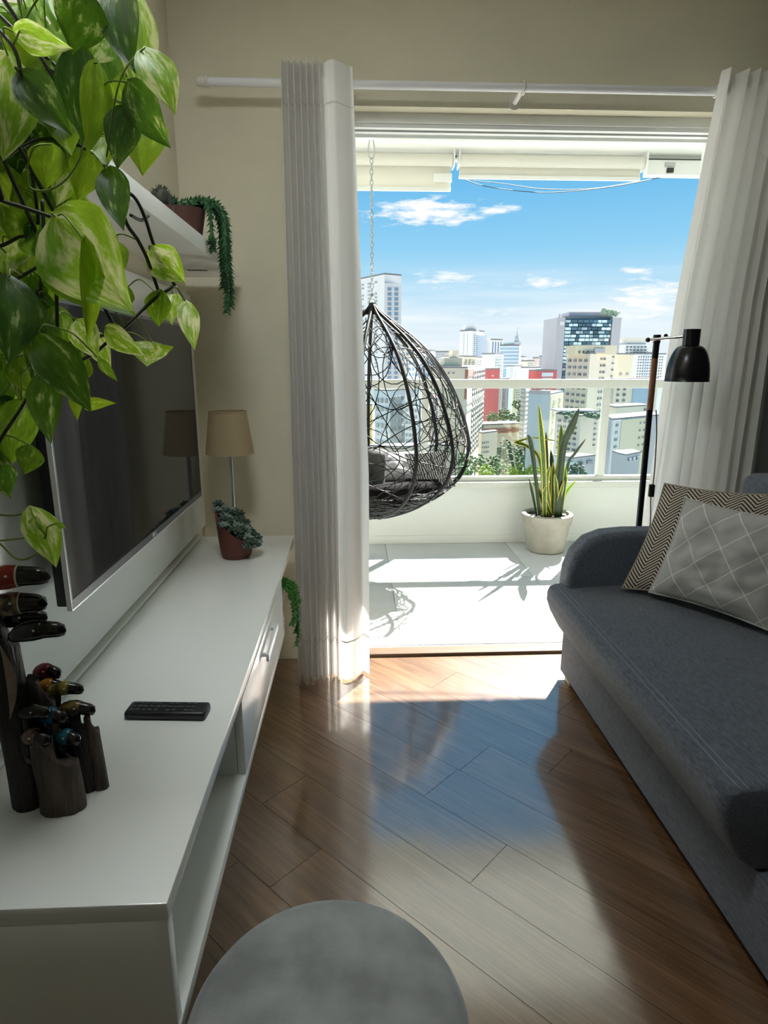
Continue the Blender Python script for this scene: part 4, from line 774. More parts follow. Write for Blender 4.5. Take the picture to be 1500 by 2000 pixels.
def leaf(bx, by, tx, ty, w, kind, Y=None, roll=None, droop=None, fold=None, dz=None):
    Y0 = Y if Y is not None else random.uniform(.80, .95); b0 = ony(bx, by, Y0 + (dz if dz is not None else random.uniform(-.01, .03))); t0 = ony(tx, ty, Y0 - random.uniform(.0, .03)); axv = t0 - b0; Ln = axv.length; ax = axv / Ln
    W_ = w / 1220 * Y0 * .56; toC = (CAM - (b0 + t0) / 2).normalized(); roll = random.uniform(-.55, .55) if roll is None else roll; droop = random.uniform(.05, .22) if droop is None else droop; fold = random.uniform(.15, .5) if fold is None else fold
    sd_ = ax.cross(toC).normalized(); nr = sd_.cross(ax); R_ = Matrix.Rotation(roll, 3, ax); sd_ = R_ @ sd_; nr = R_ @ nr
    W_ /= max(abs(math.cos(roll)), .45); mb = MB(); uv = []; ns, nw = 13, 7
    for i in range(ns):
        s = i / (ns - 1); hw = W_ * (min(1, (s / .30)) ** .55 if s < .30 else (1 - ((s - .30) / .70) ** 1.75) * (1 + .05 * math.sin((s - .3) / .7 * math.pi))); hw = max(hw, W_ * .012)
        for k in range(nw):
            u = -1 + 2 * k / (nw - 1); lobe = -.13 * Ln * (abs(u) ** 1.5) * max(0, 1 - s / .28) * (1 - .55 * abs(u) ** 4)
            wave = .05 * W_ * math.sin(s * 9 + k) * abs(u)
            p = b0 + ax * (s * Ln + lobe) + sd_ * hw * u * math.cos(fold * abs(u) * .8) + nr * (-droop * Ln * (s - .45) ** 2 * 1.3 + fold * hw * abs(u) * .75 * (1 if True else 0) + wave) 
            mb.v.append(tuple(p)); uv.append(((u + 1) / 2, s))
    for i in range(ns - 1):
        for k in range(nw - 1): mb.f.append((i * nw + k, i * nw + k + 1, (i + 1) * nw + k + 1, (i + 1) * nw + k))
    mb.uv = uv; return mb.build('leaf', LM[kind], pt, True), b0
LV = [(165, -18, 142, 106, 78, 0), (226, -25, 258, 136, 66, 0), (262, -10, 281, 216, 62, 2), (283, 92, 343, 216, 58, 2), (248, 160, 326, 286, 60, 0), (272, 216, 279, 340, 84, 3), (248, 205, 228, 326, 56, 0), (190, 122, 174, 300, 50, 3), (203, 262, 207, 326, 40, 3), (150, 90, 168, 285, 70, 0), (25, 62, 134, 95, 44, 2), (15, 108, 8, 312, 92, 2), (36, 142, 138, 262, 66, 0), (100, 282, 88, 368, 58, 3), (178, 300, 152, 392, 54, 3), (214, 328, 240, 448, 54, 0),
      (108, 424, 256, 606, 150, 2), (164, 470, 171, 668, 50, 3), (92, 488, 168, 600, 66, 1), (186, 562, 262, 612, 50, 1), (292, 488, 362, 552, 62, 2), (312, 568, 308, 638, 42, 1), (338, 574, 334, 632, 36, 2), (362, 588, 380, 681, 36, 2), (296, 668, 286, 714, 62, 2), (308, 684, 338, 678, 16, 3), (206, 640, 278, 694, 42, 2), (192, 700, 228, 744, 18, 1), (150, 625, 190, 700, 50, 2), (72, 654, 178, 800, 78, 0), (148, 752, 150, 820, 26, 3), (162, 792, 219, 786, 24, 3), (86, 728, 97, 864, 58, 0), (18, 540, 22, 706, 96, 0), (62, 766, 84, 818, 42, 3), (42, 782, 18, 908, 72, 1), (-6, 800, 6, 916, 44, 0), (62, 872, 48, 926, 46, 1), (6, 910, 18, 972, 50, 0), (60, 992, 112, 1106, 62, 2), (70, 1010, 66, 1066, 28, 2), (112, 1022, 128, 1032, 12, 1),
      (95, -20, 112, 60, 34, 1), (70, -15, 78, 60, 30, 1), (110, -10, 122, 52, 26, 3), (40, 10, 20, 110, 60, 1), (120, 180, 100, 300, 60, 1), (225, 120, 240, 205, 60, 1), (205, 150, 250, 230, 60, 3), (60, 240, 40, 340, 50, 2), (20, 330, 30, 400, 60, 1), (55, 350, 110, 395, 40, 3), (130, 280, 150, 350, 40, 1), (40, 425, 70, 462, 40, 2), (10, 395, 20, 470, 60, 1), (70, 430, 60, 492, 30, 0), (25, 470, 10, 540, 60, 2), (60, 540, 90, 600, 44, 1), (100, 600, 130, 680, 50, 1), (85, 570, 70, 640, 46, 0), (5, 690, 25, 770, 60, 0), (-5, 720, 8, 800, 40, 1), (30, 700, 60, 770, 50, 1), (110, 690, 100, 740, 40, 3), (135, 330, 110, 400, 40, 2), (230, 50, 215, 160, 60, 1), (180, 20, 205, 130, 60, 1), (140, 100, 110, 180, 60, 2), (85, 105, 60, 190, 60, 1), (250, 560, 235, 600, 30, 1), (160, 690, 130, 760, 46, 1), (180, 650, 215, 720, 40, 2), (90, 60, 60, 130, 50, 0), (190, 210, 160, 300, 56, 1), (120, 450, 95, 540, 60, 1), (215, 470, 235, 540, 44, 3), (10, 250, 40, 340, 56, 0), (265, 130, 300, 210, 50, 3)]
random.seed(41)
for i in range(64):
    x = random.uniform(-25, 245) if i < 40 else random.uniform(-20, 120); y = random.uniform(-30, 400) if i < 40 else random.uniform(380, 800)
    if x > 150 and y > 250: x -= 120
    a = random.uniform(-.7, .7); l = random.uniform(60, 105); LV.append((x, y, x + l * math.sin(a), y + l * math.cos(a), l * random.uniform(.6, .75), random.choice((0, 1, 1, 2, 3, 3))))
bases = []
for i, (bx_, by_, tx_, ty_, w, k) in enumerate(LV):
    Y_ = .84 if i in (16, 17, 29, 32, 33) else (random.uniform(.86, .96) if i < 42 else random.uniform(.95, 1.10))
    if bx_ > 285: Y_ = random.uniform(.98, 1.06)
    o, b0 = leaf(bx_, by_, tx_, ty_, w, k, Y_, droop=None if i != 17 else .02, fold=.95 if i == 17 else None); bases.append((b0, bx_, by_, Y_))
m_vine = mat('pothos_vine', (.028, .035, .014), .5); m_pet = mat('pothos_petiole', (.20, .30, .05), .45)
vines = [[(-70, 120), (-20, 230), (0, 305), (40, 288), (78, 272), (125, 275), (165, 290), (205, 325), (232, 352)], [(205, 325), (232, 365), (262, 385), (283, 425), (305, 490), (342, 558)], [(232, 352), (245, 430), (270, 470), (290, 512), (314, 582)], [(-50, 360), (0, 390), (45, 405), (108, 426)], [(60, 715), (162, 702), (225, 655), (265, 620), (300, 585), (338, 560)], [(-40, 470), (0, 480), (45, 462), (86, 480)], [(82, 390), (90, 480), (108, 545), (112, 640)], [(-40, 580), (0, 560), (50, 535), (92, 510)], [(100, 690), (140, 668), (230, 650)], [(-30, 1000), (5, 1006), (35, 1006), (62, 994)], [(-30, 1045), (0, 1062), (35, 1092), (70, 1082), (90, 1045)], [(-40, 1058), (0, 1056), (66, 1049)], [(45, 180), (55, 250), (60, 320), (75, 430), (80, 560), (72, 660), (70, 745)], [(52, 330), (58, 366), (92, 372), (130, 350), (155, 312), (160, 290)], [(-20, 40), (30, 100), (45, 180)], [(-50, -20), (30, 60), (110, 130), (180, 230)], [(-40, -60), (100, -20), (200, 60), (275, 200)], [(70, 745), (40, 800), (0, 860), (-30, 930), (-30, 1000)], [(205, 330), (196, 350), (205, 375), (225, 395)], [(255, 420), (275, 430), (290, 422)], [(-30, 60), (40, 110), (130, 150)]]
vparts = []
for i, v in enumerate(vines):
    Y0 = .93 + .05 * math.sin(i * 1.7); Y1 = 1.02 if v[-1][0] > 220 else Y0
    path = smooth_path([ony(x, y, lerp(Y0, Y1, k / (len(v) - 1))) for k, (x, y) in enumerate(v)], 7); vparts += path
    thin = i in (9, 10, 11, 13, 18); MB().tube(path, .0016 if thin else .0026, 6).build('vine', m_pet if thin else m_vine, pt, True)
for b0, bx_, by_, Y_ in bases:
    q_ = min(vparts, key=lambda p: (p - b0).length + .3 * abs(p.y - b0.y)); d = (q_ - b0).length
    if .004 < d < .22: MB().tube(smooth_path([q_, (q_ + b0) / 2 + V((0, -.01, .18 * d)), b0], 6), .0012, 5).build('petiole', m_pet, pt, True)
# stems leaving the pot
for i in range(5):
    a = V((PTX + .03 * math.cos(i), PTY + .04 * math.sin(i), SZ1 + .115)); q_ = vparts[[0, 60, 130, 200, 260][i] % len(vparts)]
    MB().tube(smooth_path([a, a + V((.04, .01 * i - .02, .06)), (a + q_) / 2 + V((.02, 0, .05)), q_], 6), .0028, 6).build('vine', m_vine, pt, True)
# ================================================================== the city beyond the balcony
GZ = -46.0
struct(MB().add([(-900, 30, GZ), (900, 30, GZ), (2600, 3500, GZ), (-2600, 3500, GZ)], [(0, 1, 2, 3)]).build('ground_city', mat('city_ground', (.50, .50, .46), .95, var=.35, vscale=.02, coord='Object')))
def pal(name, c): return mat(name, tuple(x * .80 for x in c), .85, var=.05, vscale=.12, coord='Object')
m_win = mat('city_window_dark', (.10, .12, .14), .25, rnd=.5); m_winb = mat('city_window_blue', (.16, .25, .34), .15, rnd=.4); m_wing = mat('city_window_grey', (.27, .29, .31), .4, rnd=.3)
BC = {'white': pal('render_white', (.78, .77, .75)), 'beige': pal('render_beige', (.74, .68, .57)), 'cream': pal('render_cream', (.80, .72, .53)), 'grey': pal('render_grey', (.52, .52, .54)), 'blue': pal('render_bluegrey', (.58, .65, .74)), 'pink': pal('render_pink', (.66, .52, .48)), 'brick': pal('render_brick', (.40, .20, .16)), 'red': pal('render_red', (.55, .12, .12)), 'yellow': pal('render_yellow', (.85, .66, .30)), 'green': pal('render_palegreen', (.66, .75, .69)), 'slab': pal('render_slab', (.50, .50, .53)), 'dblue': pal('render_darkblue', (.17, .24, .36)), 'roof': pal('roof_grey', (.20, .20, .20)), 'glass': pal('curtain_wall_teal', (.13, .22, .27)), 'sky': pal('glass_blue', (.35, .48, .62))}
def face_frame(A, B):
    d = B - A; L_ = d.length; d = d / L_; n = V((d.y, -d.x, 0))
    if n.dot(V((0, -1, 0)) - V((0, 0, 0))) < 0 and abs(n.y) > .05: n = -n
    return A, d, n, L_
def prism(pts, z0, z1): return MB().extrude([(p.x, p.y, z0) for p in pts], (0, 0, z1 - z0))
def panel(mb, A, d, n, u0, u1, z0, z1, t):
    a = A + d * u0 + n * (-.05); b = A + d * u1 + n * (-.05); q_ = n * (t + .05); vs = [(p.x, p.y, z) for z in (z0, z1) for p in (a, b, b + q_, a + q_)]
    mb.add(vs, [(0, 1, 2, 3), (7, 6, 5, 4), (0, 4, 5, 1), (1, 5, 6, 2), (2, 6, 7, 3), (3, 7, 4, 0)])
def P2(px, d): p = ony(px, 704, d); return V((p.x, p.y, 0))
def zat(py, d): return ony(750, py, d).z
# a building: xl,xc,xr pixel columns of left end, near corner, right end; d distance of the near corner; top pixel row
def building(name, label, xl, xc, xr, ytop, d, col, rec_l=.0, rec_r=.0, faces=(), group=None, zbot=GZ, roof=None, cat='building'):
    C = P2(xc, d); A = P2(xl, d + rec_l); B = P2(xr, d + rec_r); zt = zat(ytop, d)
    pts = []
    if xl < xc: pts.append(A)
    pts.append(C)
    if xr > xc: pts.append(B)
    if len(pts) == 3 and (rec_l > 1 and rec_r > 1): pts.append(A + B - C)
    else:
        dep = min(max(.03 * d, (pts[-1] - pts[0]).length * .5), .06 * d); back = V((0, dep, 0)); pts = pts + [p + back for p in (pts[-1], pts[0])]
    t_ = thing(name, label, cat, (C.x, C.y + 3, zbot), group); prism(pts, zbot, zt).build('walls', BC[col], t_)
    par = prism(pts, zt, zt + d * .0022); par.build('roof_parapet', BC[roof or 'roof'], t_)
    for fc in faces:
        side = fc['s']; P0, P1 = (A, C) if side == 'L' else ((C, B) if side == 'R' else (pts[0], pts[1] if len(pts) == 4 else pts[2]))
        A0, dr_, n, Ln = face_frame(P0, P1)
        if fc.get('strip'):
            for (u0, u1, y0, y1, c) in fc['strip']: mb = MB(); panel(mb, A0, dr_, n, u0 * Ln, u1 * Ln, zat(y1, d), zat(y0, d), .12); mb.build('facade_band', BC[c] if c in BC else c, t_)
        if 'c' in fc:
            u0, u1 = fc.get('u', (.08, .92)); y0, y1 = fc['y']; nc, nr = fc['c'], fc['r']; fw, fh = fc.get('sz', (.55, .5)); du = (u1 - u0) * Ln / nc; dz = (zat(y0, d) - zat(y1, d)) / nr; jm = None; joined = fc.get('join')
            if joined: jm = MB()
            for i in range(nc):
                for j in range(nr):
                    if random.random() < fc.get('skip', 0): continue
                    uc = u0 * Ln + (i + .5) * du; zc_ = zat(y0, d) - (j + .5) * dz; w = du * fw / 2 * random.uniform(.85, 1.1); h = dz * fh / 2
                    mb = jm if joined else MB(); panel(mb, A0, dr_, n, uc - w, uc + w, zc_ - h, zc_ + h, .18)
                    if not joined: mb.build('window', fc.get('m', m_win), t_)
            if joined: o = jm.build('windows', fc.get('m', m_win), t_); o['kind'] = 'stuff'
    return t_, pts, zt
def block(t_, xl, xr, y0, y1, d, col, dep=6, name='roof_block'):
    a, b = P2(xl, d), P2(xr, d); z0, z1 = zat(y1, d), zat(y0, d)
    return MB().box((a.x, d, z0), (b.x, d + dep, z1)).build(name, BC[col], t_)
G = 'city buildings beyond the balcony'
# left, behind the chair
b, _, _ = building('tower_block', 'pale grey stepped tower rising left of the chain', 640, 751, 783, 536, 190, 'white', 30, 3, [dict(s='L', c=8, r=24, y=(545, 720), sz=(.35, .45), m=m_wing, skip=.2, join=1)], G)
block(b, 752, 783, 553, 900, 189, 'white', 10, 'lower_wing'); wm = MB()
for j in range(22):
    for i in range(2): p = P2(757 + i * 13, 188.9); p2 = P2(764 + i * 13, 188.9); z = zat(562 + j * 9.6, 189); wm.box((p.x, 188.8, z - .85), (p2.x, 189.05, z))
wm.build('windows', m_winb, b)['kind'] = 'stuff'
building('office_block', 'cream block low behind the upper part of the egg chair', 690, 740, 805, 668, 260, 'beige', 8, 10, [dict(s='L', c=5, r=8, y=(675, 760), m=m_wing), dict(s='R', c=6, r=8, y=(675, 760), m=m_winb)], G)
building('office_block', 'blue-grey block showing through the upper ribs of the egg chair', 795, 820, 852, 700, 240, 'blue', 6, 8, [dict(s='L', c=3, r=6, y=(705, 770), m=m_winb), dict(s='R', c=4, r=6, y=(705, 770), m=m_winb)], G)
building('yellow_house', 'narrow yellow building beside the left curtain', 690, 727, 731, 792, 100, 'yellow', 2, 3, [dict(s='L', c=4, r=6, y=(800, 890), m=m_wing)], G)
building('apartment_block', 'pale lilac block behind the middle of the egg chair', 731, 762, 792, 764, 120, 'blue', 3, 6, [dict(s='L', c=3, r=7, y=(775, 890), m=m_wing), dict(s='R', c=4, r=8, y=(772, 890), m=m_wing)], G)
building('apartment_block', 'grey-white block with a dark blue glass strip behind the egg chair', 790, 835, 847, 757, 130, 'white', 5, 6, [dict(s='L', strip=[(.68, .95, 782, 872, 'dblue'), (.2, .62, 762, 778, 'slab')], c=4, r=8, y=(785, 885), u=(.05, .6), m=m_wing)], G)
building('apartment_block', 'pink brick slab at the right ribs of the egg chair', 843, 846, 860, 770, 107, 'pink', 2, 4, [dict(s='R', c=2, r=8, y=(775, 880), m=m_wing)], G)
building('low_house', 'low cream roofs below the egg chair at the street', 700, 780, 900, 874, 90, 'cream', 2, 2, [dict(s='L', c=8, r=1, y=(880, 894), m=m_wing)], G, roof='roof')
building('kiosk', 'small red box building beside low cream roofs', 751, 757, 763, 893, 84, 'red', 1, 1, [], G)
# the beige corner building with brick stripes
b, _, _ = building('corner_building', 'beige corner building with brick stripes and white window bands', 842, 914, 948, 719, 118, 'beige', 2, 34, [dict(s='L', c=2, r=1, y=(725, 733), u=(.42, .68), sz=(.22, .42)), dict(s='L', c=2, r=4, y=(780, 880), u=(.38, .64), sz=(.18, .10)), dict(s='L', strip=[(.93, 1.0, 722, 780, 'brick'), (.90, 1.0, 783, 792, 'white'), (.90, 1.0, 797, 806, 'white'), (.90, .985, 808, 900, 'pink')]), dict(s='R', strip=[(0, .32, 722, 736, 'brick'), (0, .95, 785, 791, 'white'), (0, .95, 798, 805, 'white')], c=7, r=16, y=(724, 905), u=(.22, .98), sz=(.42, .5))], G)
block(b, 868, 903, 699, 719, 122, 'cream', 8); block(b, 884, 896, 684, 700, 124, 'beige', 5)
building('red_building', 'small bright red building at the end of the beige corner building', 951, 953, 977, 722, 165, 'red', 1, 8, [dict(s='R', c=1, r=1, y=(733, 737), u=(.3, .5), m=BC['white'])], G)
building('low_block', 'cream block with a rooftop box right of the egg chair top', 862, 905, 931, 697, 210, 'cream', 6, 12, [dict(s='R', c=3, r=4, y=(700, 722), m=m_wing)], G)
building('far_block', 'grey far block at the left of the white stepped tower', 850, 872, 884, 688, 420, 'grey', 5, 5, [dict(s='L', c=6, r=3, y=(690, 705), m=m_wing, join=1)], G)
# middle skyline
b, _, _ = building('stepped_tower', 'white stepped high-rise in the middle of the skyline', 897, 921, 944, 646, 460, 'white', 10, 20, [dict(s='R', c=4, r=18, y=(652, 725), m=m_winb, join=1), dict(s='L', strip=[(.3, .36, 650, 725, 'grey'), (.6, .66, 650, 725, 'grey')])], G)
block(b, 910, 934, 633, 647, 466, 'white', 15); block(b, 942, 957, 660, 730, 470, 'white', 15, 'lower_wing'); block(b, 930, 949, 655, 730, 468, 'blue', 15, 'lower_wing')
building('striped_office', 'dark blue striped office tower right of the white stepped tower', 956, 959, 980, 664, 620, 'white', 3, 8, [dict(s='R', strip=[(k / 4 + .05, k / 4 + .17, 667, 735, 'dblue') for k in range(4)])], G)
b, _, _ = building('blue_glass_office', 'light blue glass office block below the spire', 975, 1013, 1017, 675, 540, 'sky', 6, 10, [dict(s='L', strip=[(0, 1, 676 + 7 * k, 678 + 7 * k, 'white') for k in range(7)])], G)
block(b, 986, 1004, 668, 676, 545, 'green', 15)
sp = thing('spire_tower', 'slim tower with a pointed spire and flag on the skyline', 'tower', (P2(1010, 560).x, 565, GZ), G)
block(sp, 1003, 1016, 667, 760, 560, 'grey', 8, 'shaft'); x_ = P2(1010, 560).x; MB().lathe([(2.6, zat(667, 560)), (2.4, zat(660, 560)), (1.5, zat(656, 560)), (1.3, zat(650, 560)), (.5, zat(648, 560)), (.05, zat(638, 560))], (x_, 564, 0), 10).build('spire', BC['grey'], sp); MB().box((x_, 564, zat(641, 560)), (x_ + 2.2, 564.1, zat(639, 560))).build('flag', BC['slab'], sp)
building('pale_green_block', 'pale green block with stepped balconies below the striped tower', 940, 966, 983, 692, 300, 'green', 6, 18, [dict(s='R', c=5, r=8, y=(694, 740), m=m_wing)], G)
building('white_block', 'plain white block left of the pale green block', 908, 926, 942, 699, 280, 'white', 6, 12, [dict(s='R', c=3, r=5, y=(702, 738), m=m_wing)], G)
building('lilac_block', 'lilac block with a dark stripe under the blue glass office', 990, 1006, 1020, 716, 330, 'blue', 6, 14, [dict(s='L', strip=[(.45, .75, 718, 760, 'slab')]), dict(s='R', strip=[(.1, .6, 720, 760, 'grey')])], G)
building('low_white_block', 'low white block right of the lilac block', 1018, 1042, 1062, 719, 280, 'white', 6, 12, [dict(s='R', c=4, r=4, y=(721, 742), m=m_wing)], G)
building('far_block', 'small tan far block between the spire and the teal tower', 1018, 1030, 1044, 706, 520, 'beige', 6, 8, [dict(s='R', c=4, r=2, y=(708, 716), m=m_wing, join=1)], G)
building('far_terrace_tower', 'stepped grey far tower just left of the teal glass tower', 1053, 1068, 1084, 697, 430, 'grey', 8, 12, [dict(s='L', c=4, r=8, y=(699, 738), m=m_wing, join=1)], G)
b, _, _ = building('far_terrace_tower', 'narrow far tower with ledges rising beside the teal glass tower', 1061, 1070, 1082, 684, 460, 'white', 8, 12, [dict(s='L', strip=[(0, 1, 688 + 6 * k, 690 + 6 * k, 'grey') for k in range(6)])], G)
building('red_sign_building', 'dark red block with a pale front in front of the teal tower', 1044, 1048, 1089, 725, 190, 'red', 1, 2, [dict(s='R', strip=[(.28, .82, 728, 736, 'blue'), (.3, .8, 738, 750, 'slab')])], G)
# teal tower
b, _, _ = building('teal_glass_tower', 'tall teal glass tower framed by grey concrete slabs', 1080, 1097, 1191, 620, 200, 'glass', 18, 2, [], G, roof='roof')
block(b, 1083, 1099, 619, 900, 199.4, 'slab', 14, 'concrete_slab'); block(b, 1190, 1207, 619, 900, 199.4, 'slab', 14, 'concrete_slab'); block(b, 1106, 1190, 608, 621, 203, 'slab', 8); block(b, 1087, 1089, 612, 620, 199.5, 'slab', 1, 'mast'); block(b, 1089, 1097, 627, 634, 199.3, 'white', 1, 'opening')
m_tw = mat('teal_pane', (.50, .66, .72), .2, rnd=.45); m_tw2 = mat('teal_pane_dark', (.06, .13, .18), .15, rnd=.4)
for r_ in range(17):
    x = 1099.5
    while x < 1186:
        w = random.uniform(6, 13); x1 = min(x + w, 1188.5); y0 = 624 + r_ * 7.3
        a, c = P2(x, 199.6), P2(x1 - 1.2, 199.6)
        if y0 < 675 or x < 1110: MB().box((a.x, 199.5, zat(y0 + 5.2, 199.6)), (c.x, 200.05, zat(y0, 199.6))).build('pane', m_tw if random.random() < .62 else m_tw2, b)
        x = x1
hm = MB()
for i in range(30):
    p = ony(random.uniform(1176, 1210), random.uniform(604, 616), 202); hm.ball(p, random.uniform(.3, .8), 1)
hm.build('roof_garden', mat('roof_garden_green', (.30, .38, .28), .9), b)
# beige apartment building right of centre
b, _, _ = building('beige_apartments', 'beige apartment building with small square windows in front of the teal tower', 1106, 1152, 1201, 691, 130, 'beige', 9, 9, [dict(s='L', c=4, r=9, y=(697, 822), u=(.06, .96), sz=(.5, .36)), dict(s='R', c=2, r=9, y=(694, 815), u=(.38, .62), sz=(.6, .32)), dict(s='R', c=1, r=9, y=(690, 810), u=(.84, .98), sz=(.5, .2))], G)
block(b, 1122, 1203, 674, 692, 132, 'cream', 6); block(b, 1160, 1180, 680, 689, 131.7, 'slab', 1, 'roof_frame')
for k in range(3): p = P2(1129 + 8 * k, 131.9); p2 = P2(1132 + 8 * k, 131.9); MB().box((p.x, 131.8, zat(690, 132)), (p2.x, 132.05, zat(685, 132))).build('window', m_win, b)
building('cream_apartments', 'cream building joined to the right side of the beige apartments', 1201, 1205, 1236, 692, 143, 'cream', 1, 3, [dict(s='R', c=2, r=8, y=(725, 830), sz=(.3, .3), m=m_wing)], G)
b, _, _ = building('white_high_rise', 'white high-rise with rows of small windows behind the lamp pole', 1217, 1240, 1300, 692, 330, 'white', 12, 6, [dict(s='R', c=11, r=9, y=(694, 745), sz=(.45, .5), m=m_win, join=1), dict(s='R', strip=[(.28, .40, 693, 760, 'blue')])], G)
block(b, 1217, 1264, 672, 694, 334, 'white', 15, 'upper_storeys'); block(b, 1222, 1258, 662, 673, 336, 'white', 12); block(b, 1216, 1290, 659, 663, 335, 'beige', 10, 'canopy')
wm = MB()
for j in range(3):
    for i in range(6): p = P2(1221 + 7 * i, 333.9); p2 = P2(1225 + 7 * i, 333.9); wm.box((p.x, 333.7, zat(679 + 6 * j, 334)), (p2.x, 334.1, zat(675.5 + 6 * j, 334)))
wm.build('windows', m_win, b)['kind'] = 'stuff'
building('tiled_block', 'beige block with a bright blue glazed panel right of the railing post', 1195, 1204, 1290, 742, 105, 'beige', 3, 4, [dict(s='R', strip=[(.42, .80, 760, 797, BC['sky'])], c=2, r=5, y=(756, 812), u=(.02, .30), sz=(.35, .4))], G)
# nearer lower row
building('blank_wall_block', 'tall pale blue block with a blank wall and cream side behind the snake plant', 1036, 1079, 1104, 772, 100, 'blue', 4, 9, [dict(s='R', strip=[(0, 1, 774, 960, 'cream')], c=2, r=9, y=(778, 905), sz=(.4, .3), m=m_wing), dict(s='L', strip=[(.05, 1, 764, 772, 'slab')], c=4, r=1, y=(757, 764), u=(.1, .95), sz=(.3, .6))], G)
b, _, _ = building('roof_terrace_building', 'beige building with a planted roof terrace behind the tallest right leaf', 1092, 1143, 1178, 815, 84, 'beige', 4, 7, [dict(s='L', c=4, r=6, y=(822, 888), sz=(.5, .42)), dict(s='R', c=1, r=6, y=(820, 888), u=(.7, .95), sz=(.5, .25))], G)
block(b, 1099, 1176, 803, 806, 86, 'slab', 4, 'pergola_roof'); hm = MB()
for i in range(46): hm.ball(ony(random.uniform(1100, 1176), random.uniform(806, 815), random.uniform(84.6, 87)), random.uniform(.18, .42), 1)
hm.build('terrace_plants', mat('terrace_green', (.10, .17, .10), .9, var=.4, vscale=2), b)
building('right_apartments', 'pale block with a column of windows at the far right below the rail', 1190, 1206, 1300, 822, 74, 'grey', 5, 6, [dict(s='R', strip=[(.0, .16, 823, 960, 'white'), (.17, .80, 824, 960, 'cream')], c=1, r=7, y=(826, 926), u=(.03, .13), sz=(.5, .36)), dict(s='R', c=3, r=5, y=(826, 902), u=(.52, .78), sz=(.35, .3))], G)
building('rooftop_house', 'cream rooftop house with a flat roof above the far right block', 1205, 1212, 1275, 798, 92, 'beige', 1, 4, [dict(s='R', c=1, r=1, y=(802, 810), u=(.85, .95))], G, roof='roof')
building('dark_balcony_tower', 'slim dark tower with ladder-like balconies left of the blank blue wall', 1021, 1029, 1039, 757, 140, 'slab', 3, 5, [dict(s='L', strip=[(.1, .9, 762 + 9 * k, 766 + 9 * k, 'white') for k in range(14)]), dict(s='R', strip=[(.1, .9, 762 + 9 * k, 766 + 9 * k, 'white') for k in range(14)])], G)
building('low_beige_block', 'low beige block with tiny windows at the foot of the brick-striped corner', 940, 946, 978, 848, 120, 'beige', 2, 3, [dict(s='R', c=4, r=3, y=(862, 890), u=(.02, .5), sz=(.35, .4), m=m_wing)], G, roof='roof')
building('long_low_roof', 'long low roof with a brown eave among the green trees', 940, 950, 1022, 832, 150, 'beige', 1, 3, [dict(s='R', strip=[(0, 1, 838, 848, 'brick')])], G, roof='roof')
building('white_slab_block', 'white slab block with tiny windows beyond the brick-striped corner', 948, 952, 976, 758, 200, 'white', 2, 6, [dict(s='R', c=4, r=4, y=(762, 785), m=m_wing)], G)
building('red_roof_house', 'red-walled house in front of the white slab block', 949, 951, 972, 787, 185, 'red', 1, 3, [], G)
building('balcony_tower', 'narrow lilac tower with a white edge in the street gap', 977, 984, 996, 742, 210, 'slab', 3, 5, [dict(s='R', strip=[(.5, .75, 745, 812, 'white')], c=1, r=8, y=(750, 810), u=(.05, .45), m=m_wing)], G)
building('yellow_slab', 'pale yellow slab in the street gap below the rail', 1002, 1005, 1024, 748, 230, 'cream', 2, 5, [dict(s='R', c=4, r=5, y=(760, 785), sz=(.4, .6), m=m_wing)], G)
b, _, _ = building('low_grey_roofs', 'low grey roofs and green awning at the foot of the terrace building', 1092, 1135, 1178, 898, 72, 'grey', 2, 2, [dict(s='L', strip=[(.35, 1, 905, 960, BC['green'])]), dict(s='R', c=2, r=1, y=(903, 915), m=m_win)], G, roof='roof')
building('low_pavilion', 'low pavilion with a grey hipped roof at the lower right corner of the view', 1226, 1240, 1268, 893, 62, 'grey', 1, 2, [dict(s='R', c=3, r=1, y=(897, 908), m=m_wing)], G, roof='roof')
# far skyline filling the horizon
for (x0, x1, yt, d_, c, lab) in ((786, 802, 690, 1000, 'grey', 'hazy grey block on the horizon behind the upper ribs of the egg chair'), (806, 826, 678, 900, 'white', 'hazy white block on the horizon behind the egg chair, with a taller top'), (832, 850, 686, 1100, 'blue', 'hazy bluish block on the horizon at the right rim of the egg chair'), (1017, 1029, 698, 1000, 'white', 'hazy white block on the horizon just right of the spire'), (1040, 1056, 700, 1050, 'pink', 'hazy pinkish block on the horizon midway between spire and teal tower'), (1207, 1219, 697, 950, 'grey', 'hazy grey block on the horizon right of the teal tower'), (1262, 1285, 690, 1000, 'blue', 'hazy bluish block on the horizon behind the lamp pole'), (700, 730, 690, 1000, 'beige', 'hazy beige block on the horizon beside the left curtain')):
    building('skyline_block', lab, x0, (x0 + x1) / 2, x1, yt, d_, c, 15, 20, [dict(s='L', c=4, r=4, y=(yt + 2, yt + 16), m=m_wing, join=1)], 'distant skyline blocks')
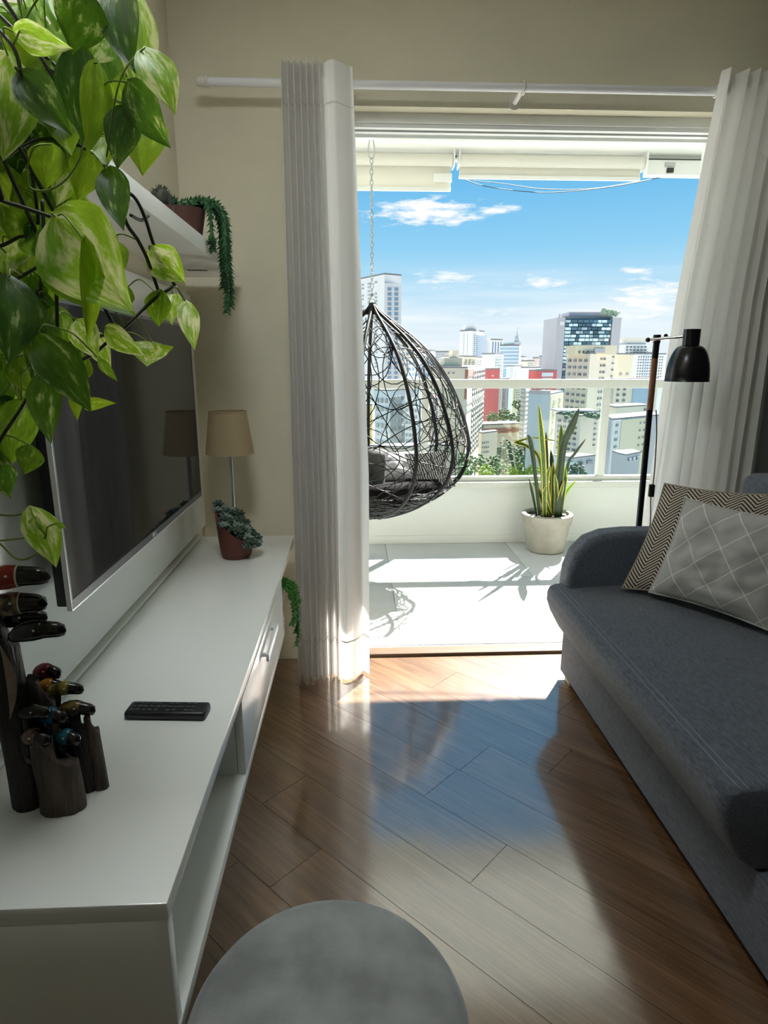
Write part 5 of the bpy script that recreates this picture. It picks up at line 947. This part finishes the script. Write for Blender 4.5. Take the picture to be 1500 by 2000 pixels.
# trees in the street gap
m_lf = [mat('tree_green', (.10, .19, .06), .8, var=.5, vscale=.9, coord='Object'), mat('tree_lime', (.30, .42, .06), .8, var=.4, vscale=.9, coord='Object'), mat('tree_dark', (.05, .11, .06), .8, var=.5, vscale=.9, coord='Object')]
m_tk = mat('tree_trunk', (.12, .09, .07), .9)
random.seed(3)
TG = [(872, 915, 103, 40, 0, 'green tree seen through the right rim of the egg chair'), (888, 898, 111, 46, 0, 'green tree just right of the egg chair rim'), (905, 922, 97, 46, 0, 'pale green tree right of the egg chair, touching the parapet line'), (928, 905, 105, 42, 0, 'green tree at the foot of the brick-striped corner building'), (947, 924, 97, 38, 1, 'lime tree in front of the low beige block'), (962, 905, 112, 36, 0, 'green tree at the right corner of the low beige block'), (984, 918, 105, 38, 0, 'green tree right of the low beige block'), (986, 880, 130, 44, 2, 'dark tree below the long low roof'), (1004, 905, 124, 46, 2, 'dark green tree left of the snake plant'), (1010, 927, 100, 44, 1, 'bright lime bush along the parapet left of the snake plant'), (1037, 927, 93, 40, 1, 'bright lime bush behind the lowest snake plant leaves'), (1026, 882, 128, 42, 2, 'dark tree directly behind the left snake plant leaves'), (962, 815, 159, 26, 0, 'small tree above the left end of the long low roof'), (985, 812, 176, 30, 0, 'small tree above the middle of the long low roof'), (1010, 816, 172, 30, 2, 'small dark tree above the right end of the long low roof'), (1014, 790, 205, 26, 0, 'far tree below the pale yellow slab'), (1125, 922, 68, 44, 2, 'dark tree in front of the low grey roofs')]
for i, (px_, py_, d, wpx, k, lab) in enumerate(TG):
    c = ony(px_, py_, d); R0 = wpx / 1220 * d / 2; gz = GZ
    t_ = thing('tree', lab, 'tree', (c.x, c.y, gz), 'trees between the buildings')
    mb = MB()
    for s_ in range(90):
        dv = V((random.gauss(0, 1), random.gauss(0, 1), random.gauss(0, .8))).normalized() * R0 * random.uniform(.45, 1.0); p = c + dv; r = R0 * random.uniform(.10, .2)
        mb.ball(p, (r, r, r * .7), 1, Matrix.Rotation(random.uniform(0, 3), 3, 'X'))
    mb.v = [tuple(V(v) + V((1, 1, 1)) * R0 * .05 * mnoise.noise(V(v) * (3 / R0))) for v in mb.v]
    mb.build('crown', m_lf[k], t_); MB().tube([(c.x, c.y, gz), (c.x, c.y, c.z)], [R0 * .12, R0 * .06], 8).build('trunk', m_tk, t_, True)
